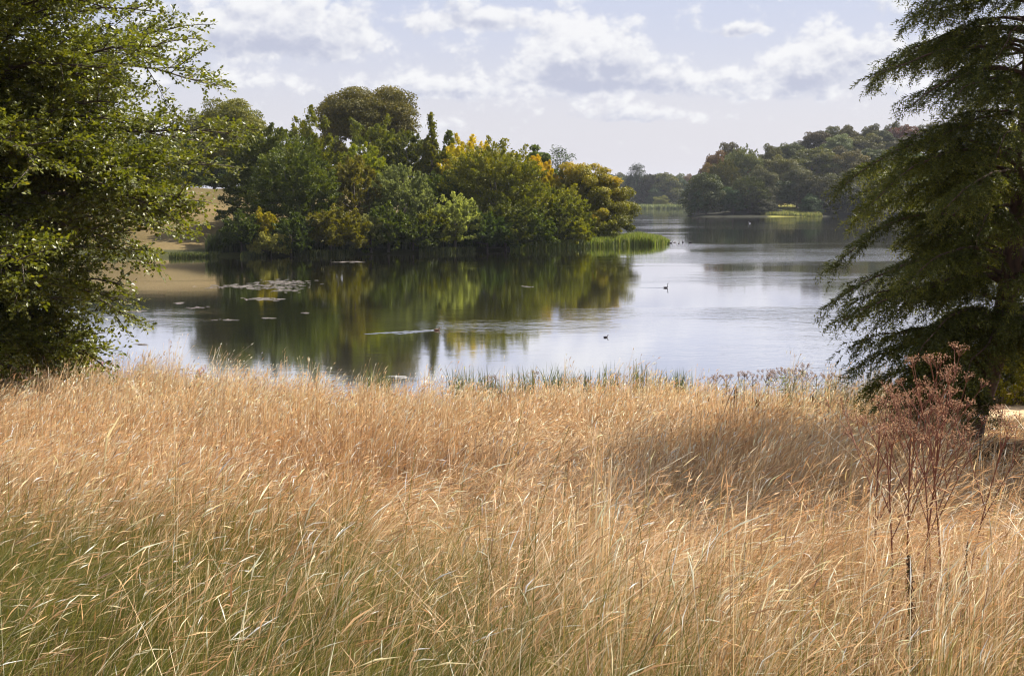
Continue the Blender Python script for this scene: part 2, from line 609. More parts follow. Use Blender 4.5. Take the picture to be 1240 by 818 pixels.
# how wind-ruffled the surface is: long streaks across the view
st = t.noise(t.xyz(t.math('MULTIPLY', X, .009), t.math('MULTIPLY', Y, .030), 2.0), 1.0, 4, .6)
st2 = t.noise(t.xyz(t.math('MULTIPLY', X, .030), t.math('MULTIPLY', Y, .075), 5.0), 1.0, 4, .6)
open_w = t.smooth(t.math('SUBTRACT', X, t.math('MULTIPLY', Y, .068)), -6, 10)      # right of the spit the wind gets in
near_w = t.smooth(Y, 105, 66)
ruff = t.math('ADD', t.math('MULTIPLY', st, .9), t.math('MULTIPLY', st2, .5))
ruff = t.math('ADD', ruff, t.math('ADD', t.math('MULTIPLY', open_w, .14), t.math('MULTIPLY', near_w, .07)))
amt = t.smooth(ruff, .80, 1.02, .06, .85)
for (bx, by, sx_, sy_) in ((px_water(415, 328)[0], 121, 7, 1.6), (px_water(690, 320)[0], 131, 12, 1.8), (px_water(540, 322)[0], 130, 9, 1.2), (px_water(600, 395)[0], 69, 7, 3.0)):
    gx = t.math('DIVIDE', t.math('SUBTRACT', X, float(bx)), sx_)
    gy = t.math('DIVIDE', t.math('SUBTRACT', Y, float(by)), sy_)
    g = t.math('EXPONENT', t.math('MULTIPLY', t.math('ADD', t.math('MULTIPLY', gx, gx), t.math('MULTIPLY', gy, gy)), -1.0))
    amt = t.math('MAXIMUM', amt, t.math('MULTIPLY', g, t.smooth(st2, .35, .6, .3, 1.0)))
w1 = t.noise(t.xyz(t.math('MULTIPLY', X, .8), Y, 0.0), 2.4, 3, .55, .3)
w2 = t.noise(t.xyz(t.math('MULTIPLY', X, .6), Y, 3.0), .7, 2, .5, .2)
w3 = t.noise(t.xyz(X, Y, 9.0), 9.0, 2, .5)
hgt = t.math('ADD', t.math('MULTIPLY', w1, .055), t.math('ADD', t.math('MULTIPLY', w2, .08), t.math('MULTIPLY', w3, .010)))
bp = t.node('ShaderNodeBump')
bp.inputs['Distance'].default_value = 1.0
t.put(bp.inputs['Strength'], t.math('MULTIPLY', amt, .42))
t.link(hgt, bp.inputs['Height'])
fr = t.node('ShaderNodeFresnel')
fr.inputs['IOR'].default_value = 2.8
t.link(bp.outputs[0], fr.inputs['Normal'])
df = t.node('ShaderNodeBsdfDiffuse')
df.inputs['Color'].default_value = (.030, .026, .008, 1)
gl = t.node('ShaderNodeBsdfGlossy')
gl.inputs['Roughness'].default_value = .045
gl.inputs['Color'].default_value = (.97, .97, 1, 1)
t.link(bp.outputs[0], gl.inputs['Normal'])
mx = t.node('ShaderNodeMixShader')
t.put(mx.inputs[0], t.math('MINIMUM', t.math('ADD', t.math('MULTIPLY', fr.outputs[0], 1.6), .05), .97))
t.link(df.outputs[0], mx.inputs[1])
t.link(gl.outputs[0], mx.inputs[2])
o = t.node('ShaderNodeOutputMaterial')
t.link(mx.outputs[0], o.inputs['Surface'])
wy = np.linspace(36, 1350, 60)
wu = np.linspace(-1, 1, 24)
WX = wu[None] * (22 + .70 * wy[:, None])
WY = np.repeat(wy[:, None], 24, 1)
wi = np.arange(60 * 24).reshape(60, 24)
WF = np.stack([wi[:-1, :-1], wi[:-1, 1:], wi[1:, 1:], wi[1:, :-1]], -1).reshape(-1, 4)
lake = make_obj('water', np.stack([WX, WY, WX * 0], -1).reshape(-1, 3), [WF], wm)
lake['kind'] = 'structure'

# ------------------------------------------------------------------ haze
hz = bpy.data.materials.new('haze')
hz.use_nodes = True
t = NT(hz.node_tree)
pv = t.node('ShaderNodeVolumePrincipled')
pv.inputs['Color'].default_value = (.80, .86, 1.0, 1)
pv.inputs['Density'].default_value = .000065
pv.inputs['Anisotropy'].default_value = .2
o = t.node('ShaderNodeOutputMaterial')
t.link(pv.outputs[0], o.inputs['Volume'])
hx, hy0, hy1, hz0, hz1 = 2050, -90, 2500, -3.0, 52
hv = [(sx * hx, yy, zz) for zz in (hz0, hz1) for yy in (hy0, hy1) for sx in (-1, 1)]
hf = np.array([(0, 2, 3, 1), (4, 5, 7, 6), (0, 1, 5, 4), (2, 6, 7, 3), (0, 4, 6, 2), (1, 3, 7, 5)])
haze = make_obj('haze', np.array(hv), [hf], hz)
haze['kind'] = 'stuff'


# ------------------------------------------------------------------ generic tree builder
def rand_dirs(n, r):
    v = r.normal(size=(n, 3))
    return unit(v)


def crown_arrays(kind, H, W, seed, leaf, dens=1.0, zlow=.12):
    """leaves of a crown H tall (crown from zlow*H to H) and W wide: returns MB and clump centres"""
    r = np.random.default_rng(seed)
    mb = MB()
    hc = H * (1 - zlow)
    zc = H * zlow + hc * .5
    lob = rand_dirs(7, r)
    lobw = r.uniform(.04, .14, 7) if kind == 'oak' else r.uniform(.10, .28, 7)

    def env(d):
        k = np.ones(len(d))
        for l, a in zip(lob, lobw):
            k += a * np.clip((d @ l - .55) / .45, 0, 1)
        return k * .86
    rx, rz = W * .5 * (1.16 if kind == 'oak' else 1.10), hc * .5

    def full(c, d):                              # leafy down to the ground instead of egg-shaped
        k = np.clip(1 / np.maximum(np.linalg.norm(d[:, :2], axis=1), .4), 1, 2.2) ** .8
        c[:, :2] *= np.where(d[:, 2] < 0, k, 1)[:, None]
    if kind in ('round', 'oak'):
        ncl = int(np.clip((110 if kind == 'oak' else 75) * (W / 10) ** 1.2, 50, 260))
        d = rand_dirs(ncl, r)
        d = d[d[:, 2] > -.75]
        rad = env(d) * r.uniform(.45, .90 if kind == 'oak' else .97, len(d))
        c = d * rad[:, None] * np.array([rx, rx, rz])
        if kind != 'oak':
            full(c, d)
        cr = r.uniform(.10, .20, len(d)) * W * (.85 if kind == 'oak' else .9)
        area = 4 * math.pi * rx * max(rx, rz)
        nl = int(dens * 3.9 * area / (leaf * leaf * .55))
        ci = r.choice(len(d), nl, p=cr ** 2 / (cr ** 2).sum())
        ld = rand_dirs(nl, r)
        ld[:, 2] = np.abs(ld[:, 2]) * np.where(r.random(nl) < .72, 1, -1)
        lr = r.uniform(.55, 1.05, nl) ** .7
        pos = c[ci] + ld * (lr * cr[ci])[:, None] * np.array([1, 1, .62])
        nrm = unit(ld * .7 + np.array([0, 0, .45]) + r.normal(size=(nl, 3)) * .6)
        dd = unit(np.cross(nrm, rand_dirs(nl, r)))
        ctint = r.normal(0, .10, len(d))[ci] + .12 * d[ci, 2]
    elif kind in ('feather', 'willow', 'fir'):
        ns = int(np.clip(420 * (W / 10) ** 1.3, 200, 1000))
        d = rand_dirs(ns, r)
        d = d[d[:, 2] > -.8]
        up = .55 if kind != 'willow' else .95
        rad = env(d) * r.uniform(.35, .97, len(d)) ** .8
        c = d * rad[:, None] * np.array([rx, rx, rz])
        if kind != 'fir':
            full(c, d)
        if kind == 'fir':
            fz = np.clip((c[:, 2] + rz) / (2 * rz), 0, 1)
            c[:, :2] *= (1.25 * (1 - fz) ** .8 + .05)[:, None]
        ax = unit(unit(c * np.array([1, 1, .5]) + 1e-6) * .9 + np.array([0, 0, up]) + r.normal(size=(len(d), 3)) * .30)
        sl = r.uniform(.09, .19, len(d)) * W
        area = 4 * math.pi * rx * max(rx, rz)
        nl = int(dens * 3.9 * area / (leaf * leaf * .5))
        ci = r.choice(len(d), nl)
        u = r.random(nl) ** .8
        wid = sl[ci] * .50 * (1 - u * .85)
        off = r.normal(size=(nl, 3)) * np.array([1, 1, .45]) * .62
        pos = c[ci] + ax[ci] * (u * sl[ci])[:, None] + off * wid[:, None]
        nrm = unit(np.array([0, 0, .6]) + d[ci] * .5 + r.normal(size=(nl, 3)) * .6)
        dd = unit(ax[ci] + r.normal(size=(nl, 3)) * .6)
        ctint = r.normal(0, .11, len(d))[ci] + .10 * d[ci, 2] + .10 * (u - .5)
    else:                                        # cedar: flat plates
        npl = 22
        zz = np.linspace(-.75, .97, npl)
        aa = r.uniform(0, 6.28, npl)
        rr = rx * (.30 + .45 * r.random(npl)) * np.where(zz > .75, .25, 1)
        c = np.stack([np.cos(aa) * rr, np.sin(aa) * rr, zz * rz], 1)
        cr = W * r.uniform(.22, .38, npl) * np.where(zz > .7, .85, 1)
        nl = int(dens * 95 * (W / leaf) ** 2 * .12)
        ci = r.integers(0, npl, nl)
        q = r.random(nl) ** .5
        th = r.uniform(0, 6.28, nl)
        pos = c[ci] + np.stack([np.cos(th) * q * cr[ci], np.sin(th) * q * cr[ci], r.normal(0, .022 * H, nl) - .25 * q * q * cr[ci] * .6], 1)
        nrm = unit(np.array([0, 0, 1.0]) + r.normal(size=(nl, 3)) * .35)
        dd = unit(np.cross(nrm, rand_dirs(nl, r)))
        ctint = r.normal(0, .08, npl)[ci]
        d = c
    pos = pos + np.array([0, 0, zc])
    c = c + np.array([0, 0, zc])
    ok = pos[:, 2] > .05
    pos, dd, nrm, ctint = pos[ok], dd[ok], nrm[ok], ctint[ok]
    n = len(pos)
    L = leaf * r.uniform(.7, 1.35, n)
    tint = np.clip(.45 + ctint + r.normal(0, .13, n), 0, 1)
    mb.cards(pos, dd, nrm, L, L * r.uniform(.5, .8, n), .12, tint=tint)
    return mb, c, pos


def trunk_mb(H, W, cents, seed, zfork=.25, r0=None, nl=9):
    r = np.random.default_rng(seed + 5)
    mb = MB()
    r0 = r0 or H * .022 + .06
    k = np.linspace(0, 1, 7)
    lean = r.normal(0, .03, 2) * H
    pts = np.stack([lean[0] * k ** 2, lean[1] * k ** 2, -.4 + (H * .72 + .4) * k], 1)
    mb.tube(pts, r0 * (1 - .85 * k) * np.where(k == 0, 1.35, 1), 7)
    if len(cents):
        for c in cents[r.choice(len(cents), min(nl, len(cents)), replace=False)]:
            z0 = min(c[2] * .7, H * (zfork + .35 * r.random()))
            a = np.array([0, 0, z0])
            m = a * .45 + c * .55 + np.array([0, 0, -.04 * H])
            tt = np.linspace(0, 1, 5)[:, None]
            pl = (1 - tt) ** 2 * a + 2 * (1 - tt) * tt * m + tt ** 2 * c
            mb.tube(pl, r0 * .40 * (1 - .8 * tt[:, 0]), 5)
    return mb


def tree(name, loc, H, W, kind, pal, seed, label, cat, leaf, group=None, dens=1.0, zlow=.12, tops=None):
    root = empty(name, loc, label, cat, group)
    mb, c, pos = crown_arrays(kind, H, W, seed, leaf, dens, zlow)
    if tops:                                     # leaves that have turned, from a height upward
        z = np.concatenate(mb.v)[:, 2] / H
        ti = mb.a['tint'][0]
        x = np.concatenate(mb.v)[:, 0] / W
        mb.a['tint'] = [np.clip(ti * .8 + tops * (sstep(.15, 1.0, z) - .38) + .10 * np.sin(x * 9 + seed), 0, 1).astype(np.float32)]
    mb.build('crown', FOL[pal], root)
    trunk_mb(H, W, c, seed).build('trunk', BARK, root, True)
    return root


# ------------------------------------------------------------------ the wooded spit: (picture x, distance, picture y of the top, picture width, kind, palette, crown base, name, category, label)
SPIT = [
    (278, 235, 112, 96, 'oak', 'oak', .18, 'oak_tree', 'tree', 'spreading brown-green oak behind the dark trees at the meadow end of the spit'),
    (447, 225, 101, 112, 'oak', 'oak', .42, 'oak_tree', 'tree', 'tallest tree on the spit, a round brown-green oak standing above all the others'),
    (398, 232, 145, 46, 'oak', 'oak', .30, 'oak_tree', 'tree', 'small brown-green side crown just left of the tallest round oak'),
    (322, 176, 150, 94, 'feather', 'dark', .04, 'hornbeam_tree', 'tree', 'broad dark green tree beside the dry meadow, leftmost of the spit front'),
    (352, 164, 182, 100, 'feather', 'dark', .02, 'hornbeam_tree', 'tree', 'dark green tree with feathery sprays right above the small golden bush'),
    (378, 186, 152, 74, 'feather', 'mid', .06, 'hornbeam_tree', 'tree', 'feathery mid green tree between the meadow end and the bright lime crown'),
    (434, 190, 172, 56, 'feather', 'bright', .10, 'maple_tree', 'tree', 'bright lime green crown below the tallest oak'),
    (428, 172, 190, 62, 'willow', 'brown', .04, 'ash_tree', 'tree', 'tall brownish olive tree in front of the bright lime crown'),
    (462, 205, 150, 70, 'feather', 'mid', .08, 'hornbeam_tree', 'tree', 'mid green feathery tree at the foot of the tallest oak'),
    (497, 200, 160, 64, 'feather', 'dark', .06, 'hornbeam_tree', 'tree', 'dark green tree behind the silvery grey-green willow'),
    (521, 195, 148, 46, 'fir', 'mid', .03, 'fir_tree', 'tree', 'dark pointed conifer rising between the oak and the yellow crown'),
    (545, 205, 160, 44, 'fir', 'mid', .03, 'fir_tree', 'tree', 'smaller green pointed conifer touching the yellow crown'),
    (488, 170, 203, 70, 'willow', 'grey', .03, 'willow_tree', 'tree', 'silvery grey-green willow at the middle of the spit shore'),
    (572, 192, 165, 76, 'feather', 'yellow', .06, 'maple_tree', 'tree', 'tree with a yellow autumn top right of the pointed conifers'),
    (600, 181, 170, 108, 'feather', 'olivegreen', .02, 'hornbeam_tree', 'tree', 'large rounded green tree in front of the two yellow trees'),
    (652, 215, 165, 46, 'oak', 'dark', .22, 'oak_tree', 'tree', 'narrow dark oak sticking up behind the orange-yellow tree'),
    (657, 198, 192, 58, 'feather', 'yellow', .06, 'maple_tree', 'tree', 'brightest orange-yellow tree below the narrow dark oak'),
    (671, 187, 225, 74, 'feather', 'olivegreen', .02, 'hornbeam_tree', 'tree', 'low green tree in front of the orange-yellow one near the reeds'),
    (722, 194, 193, 80, 'round', 'ochre', .02, 'chestnut_tree', 'tree', 'rounded olive-gold tree at the very tip of the spit'),
    (700, 197, 205, 50, 'feather', 'olive', .04, 'hornbeam_tree', 'tree', 'olive green tree touching the olive-gold tree on its left'),
    (744, 196, 238, 44, 'round', 'ochre', .01, 'chestnut_tree', 'tree', 'low gold-edged tree overhanging the reed tip of the spit'),
    (532, 182, 214, 60, 'feather', 'dark', .02, 'hornbeam_tree', 'tree', 'low dark tree right of the silvery willow'),
    (400, 168, 255, 70, 'feather', 'olive', .0, 'hazel_bush', 'bush', 'wide low olive bush on the shore below the brownish tree'),
    (318, 160, 254, 32, 'willow', 'gold', .0, 'golden_bush', 'bush', 'small golden yellow bush at the meadow edge'),
    (328, 156, 287, 44, 'willow', 'pale', .0, 'willow_bush', 'bush', 'pale grey-green bush leaning over the water below the golden bush'),
    (449, 167, 262, 40, 'willow', 'grey', .0, 'willow_bush', 'bush', 'low grey-green bush at the left foot of the silvery willow'),
    (551, 168, 240, 52, 'willow', 'pale', .0, 'willow_bush', 'bush', 'pale green willow bush on the shore below the large rounded green tree'),
    (640, 180, 262, 60, 'feather', 'dark', .0, 'hazel_bush', 'bush', 'low dark bush at the shore behind the reeds'),
    (690, 186, 266, 44, 'feather', 'bright', .0, 'hazel_bush', 'bush', 'low yellow-green bush over the reeds near the tip'),
    (500, 168, 272, 60, 'feather', 'deep', .0, 'hazel_bush', 'bush', 'dark low bush along the shore under the silvery willow'),
    (590, 176, 262, 60, 'feather', 'deep', .0, 'hazel_bush', 'bush', 'dark low bush at the foot of the large rounded green tree'),
    (258, 262, 165, 90, 'feather', 'deep', .0, 'hornbeam_tree', 'tree', 'dark tree in the shade behind the dry meadow'),
    (215, 275, 168, 96, 'feather', 'dark', .0, 'oak_tree', 'tree', 'dark tree at the top of the dry meadow behind the leafy branches'),
    (150, 275, 172, 110, 'feather', 'deep', .0, 'hornbeam_tree', 'tree', 'dark tree on top of the meadow slope, furthest left behind the leafy branches'),
    (226, 258, 214, 70, 'feather', 'deep', .0, 'hazel_bush', 'hedge shrub', 'dark shrub on the top edge of the dry meadow under the spreading oak'),
    (292, 163, 262, 44, 'feather', 'deep', .0, 'hazel_bush', 'bush', 'dark bush at the left foot of the wooded spit, left of the golden bush'),
    (352, 163, 262, 46, 'feather', 'deep', .0, 'hazel_bush', 'bush', 'dark bush on the shore just right of the golden bush'),
    (470, 172, 250, 46, 'feather', 'dark', .0, 'hazel_bush', 'bush', 'dark bush under the left half of the silvery willow'),
    (525, 172, 255, 44, 'feather', 'mid', .0, 'hazel_bush', 'bush', 'mid green bush left of the pale willow bush on the shore'),
    (612, 178, 248, 56, 'feather', 'dark', .0, 'hazel_bush', 'bush', 'dark green bush on the shore under the right half of the large rounded tree'),
    (665, 184, 250, 56, 'feather', 'dark', .0, 'hazel_bush', 'bush', 'dark green bush below the low green tree near the reeds'),
    (722, 190, 252, 56, 'round', 'ochre', .0, 'chestnut_tree', 'tree', 'low young gold-green tree before the rounded olive-gold one, just behind the reeds'),
]


def shore_spit(px):
    yv = 160.0
    for _ in range(12):
        yv = float(np.interp((px - 620) / FPX * yv, [-400, -80, -37, -11, 0, 16, 22], [158, 147, 149, 162, 172.5, 190, 196]))
    return yv


for i, (px, Yd, top, wpx, kind, pal, zl, name, cat, label) in enumerate(SPIT):
    sy = shore_spit(px)
    if cat == 'bush':
        Yd = sy - .4 + (Yd - 160) * .02 + (i % 3) * .9
    elif Yd - sy < 45:
        Yd = sy + 4 + (Yd - sy - 4) * .8
    pt = px_at(px, top, Yd)
    z0 = float(height(pt[0], Yd))
    H = pt[2] - z0
    Wm = wpx / FPX * Yd
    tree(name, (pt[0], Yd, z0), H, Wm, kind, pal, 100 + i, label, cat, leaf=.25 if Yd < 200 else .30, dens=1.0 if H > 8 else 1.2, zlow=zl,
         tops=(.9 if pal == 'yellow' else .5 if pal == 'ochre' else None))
pt = px_at(677, 180, 330)
z0 = float(height(pt[0], 330))
tree('cedar_tree', (pt[0], 330, z0), pt[2] - z0, 34 / FPX * 330, 'cedar', 'blue', 77, 'dark flat-topped cedar just right of the narrow dark oak, seen over the spit', 'tree', .5, zlow=.4)

# ------------------------------------------------------------------ wood on the far hill: a few crowns, then copies
PROTO = {}


def proto(kind, seed):
    key = (kind, seed)
    if key not in PROTO:
        H, W = 16.0, 13.0
        mb, c, pos = crown_arrays(kind, H, W, 500 + seed, .50, 1.0, .0)
        tm = trunk_mb(H, W, c, 500 + seed)
        PROTO[key] = (mb, tm, {})
    return PROTO[key]


def far_tree(name, loc, H, W, kind, seed, pal, label, group, rz):
    mb, tm, cache = proto(kind, seed)
    root = empty(name, loc, label, 'tree', group, rz)
    root.scale = (W / 13.0, W / 13.0, H / 16.0)
    if pal not in cache:
        a = mb.build('crown', FOLD[pal], root)
        b = tm.build('trunk', BARK_DARK, root, True)
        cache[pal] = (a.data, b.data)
    else:
        for nm, me in zip(('crown', 'trunk'), cache[pal]):
            ch = bpy.data.objects.new(nm, me)
            ch.parent = root
            COL.objects.link(ch)
    return root


# (picture x, distance, picture y of the top, picture width, palette, kind, label)
HILL = [
    (856, 512, 204, 40, 'dark', 'round', 'big dark dome-shaped tree at the left end of the hill, on the waterline'),
    (846, 509, 226, 22, 'deep', 'round', 'low dark tree at the left foot of the dark dome by the water'),
    (868, 560, 178, 36, 'russet', 'round', 'russet copper tree on the left shoulder of the far hill'),
    (862, 548, 192, 24, 'russet', 'round', 'lower russet crown left of the copper tree on the hill shoulder'),
    (884, 575, 166, 26, 'oak', 'oak', 'dark open crown directly above the copper tree'),
    (878, 535, 192, 34, 'mid', 'feather', 'mid green tree between the dark dome and the grey-green crown'),
    (902, 548, 178, 40, 'grey', 'feather', 'grey-green rounded crown right of the copper tree'),
    (888, 512, 222, 34, 'deep', 'round', 'dark tree at the waterline right of the dark dome'),
    (908, 513, 212, 36, 'dark', 'feather', 'dark green tree at the waterline below the pale grey-green crown'),
    (926, 510, 244, 30, 'deep', 'round', 'low dark bushy tree at the left edge of the grassy clearing'),
    (908, 518, 236, 34, 'deep', 'feather', 'low dark tree in the shade halfway to the clearing'),
    (924, 525, 196, 30, 'grey', 'round', 'pale grey-green crown in the middle of the far hill'),
    (913, 552, 193, 20, 'russet', 'round', 'small reddish crown between two grey-green trees'),
    (942, 528, 210, 32, 'deep', 'round', 'dark tree rising behind the grassy clearing'),
    (934, 575, 168, 24, 'oak', 'oak', 'dark small crown on the skyline left of the wide olive tree'),
    (954, 580, 164, 34, 'dark', 'oak', 'dark rounded crown on the skyline above the olive tree'),
    (947, 555, 181, 40, 'olive', 'round', 'wide olive crown below the skyline, left of the bright green dome'),
    (966, 530, 192, 34, 'grey', 'round', 'silvery green crown below the bright green dome'),
    (984, 565, 173, 54, 'mid', 'round', 'large bright green dome in the middle of the hill'),
    (996, 522, 212, 46, 'dark', 'feather', 'big dark tree at the right edge of the grassy clearing, by the water'),
    (982, 512, 232, 24, 'deep', 'round', 'low dark tree touching the right side of the grassy clearing'),
    (987, 612, 152, 34, 'oak', 'oak', 'dark tall crown where the skyline steps up'),
    (1008, 640, 149, 20, 'oak', 'oak', 'small dark crown on the skyline beside the step'),
    (1028, 640, 146, 26, 'oak', 'oak', 'dark crown with a bare stem standing up on the skyline'),
    (1013, 600, 158, 36, 'grey', 'round', 'soft grey-green crown under the small skyline crowns'),
    (1046, 605, 157, 40, 'olive', 'round', 'brownish olive crown near the top of the hill'),
    (1012, 580, 174, 34, 'oak', 'round', 'dark olive crown right of the bright green dome'),
    (1030, 560, 177, 40, 'bright', 'round', 'yellow-green lit dome right of the larger green dome'),
    (1024, 535, 198, 34, 'grey', 'round', 'pale tree half hidden by the conifer tips'),
    (1057, 640, 145, 24, 'oak', 'oak', 'brown-green crown on the skyline left of the russet one'),
    (1068, 625, 154, 26, 'dark', 'round', 'dark round crown just in front of the skyline russet tree'),
    (1077, 650, 150, 34, 'russet', 'round', 'russet crown on the skyline behind a dark round crown'),
    (1082, 655, 142, 20, 'oak', 'oak', 'thin dark crown rising above the skyline russet tree'),
    (1100, 655, 147, 30, 'russet', 'round', 'second russet crown on the skyline, nearer the conifer'),
    (1096, 610, 162, 36, 'oak', 'round', 'dark olive crown below the russet skyline trees'),
    (1124, 655, 143, 36, 'olive', 'oak', 'olive crown on the skyline right beside the conifer branches'),
    (1060, 575, 176, 40, 'dark', 'round', 'dark crown behind the upper conifer branch tips'),
    (1052, 545, 196, 44, 'mid', 'round', 'green crown behind the middle conifer branch tips'),
    (1036, 514, 222, 44, 'deep', 'round', 'dark waterline tree behind the conifer branch tips'),
    (1110, 585, 182, 46, 'grey', 'round', 'grey-green crown seen through the conifer'),
    (1086, 545, 205, 46, 'dark', 'round', 'dark crown low behind the conifer'),
]
HG = 'trees of the far hill wood'
for i, (px, Yd, top, wpx, pal, kind, label) in enumerate(HILL):
    pt = px_at(px, top, Yd)
    z0 = float(height(pt[0], Yd))
    H = max(pt[2] - z0, 6.5)
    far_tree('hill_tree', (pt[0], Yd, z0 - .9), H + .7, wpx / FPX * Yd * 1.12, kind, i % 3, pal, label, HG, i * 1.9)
hidden = 0
for (px, Yd) in [(1075, 512), (1112, 515), (1150, 513), (1190, 514), (1230, 512), (1130, 560), (1165, 555), (1205, 558), (1245, 555), (1150, 610), (1190, 612),
                 (1230, 610), (1160, 660), (1195, 660), (1235, 660), (1275, 515), (1275, 570), (1275, 640), (1310, 520), (1315, 600)]:
    x = (px - 620) / FPX * Yd
    far_tree('hill_tree', (x, Yd, float(height(x, Yd)) - .2), 17 + 2.5 * math.sin(px), 14 + 2 * math.cos(px), 'round', px % 3, ('dark', 'oak', 'deep', 'mid')[px % 4],
             'rounded tree of the far hill hidden in large part by the conifer', 'hill trees behind the conifer', px)

# trees at the far end of the lake
FAR = [
    (771, 935, 199, 26, 'blue', 'cedar', 'tall dark cedar with flat plates at the far end of the lake'),
    (769, 934, 214, 20, 'blue', 'feather', 'dense dark lower tree under the far cedar'),
    (784, 932, 214, 24, 'deep', 'feather', 'dark narrow tree right of the far cedar'),
    (803, 935, 209, 36, 'mid', 'round', 'large rounded green tree at the far end of the lake'),
    (820, 940, 215, 24, 'deep', 'round', 'dark tree right of the large rounded one at the far shore'),
    (831, 960, 212, 20, 'russet', 'round', 'purplish tree at the far shore beside the end of the hill'),
    (842, 985, 211, 20, 'deep', 'round', 'dark crown at the far shore just above the hill edge'),
    (801, 912, 234, 14, 'lime', 'round', 'small yellow-green bushy tree in front of the far dark trees'),
    (829, 915, 237, 12, 'grey', 'round', 'small pale green bush at the far shore beside the hill'),
    (757, 940, 217, 26, 'grey', 'round', 'pale grey-green tree left of the far cedar'),
    (745, 955, 216, 24, 'deep', 'round', 'dark tree at the far shore half behind the tip of the spit'),
    (793, 925, 226, 18, 'deep', 'round', 'dark low tree between the far cedar and the large rounded tree'),
]
H_ok = lambda t_: t_ < 230
for i, (px, Yd, top, wpx, pal, kind, label) in enumerate(FAR):
    pt = px_at(px, top - (0 if kind == 'cedar' else 4 if H_ok(top) else 0), Yd)
    z0 = float(height(pt[0], Yd))
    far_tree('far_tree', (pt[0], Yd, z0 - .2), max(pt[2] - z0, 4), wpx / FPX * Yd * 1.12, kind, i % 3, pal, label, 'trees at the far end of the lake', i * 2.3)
for i in range(16):
    px = 700 + i * 13
    Yd = 1010 + 14 * (i % 3)
    x = (px - 620) / FPX * Yd
    far_tree('far_tree', (x, Yd, float(height(x, Yd)) - .3), 24 + 2.5 * math.sin(i * 2.1), 20, 'round', i % 3, ('deep', 'dark', 'blue')[i % 3],
             'tree in the hazy back row of the far shore wood', 'back row of the far shore wood', i * 1.3)


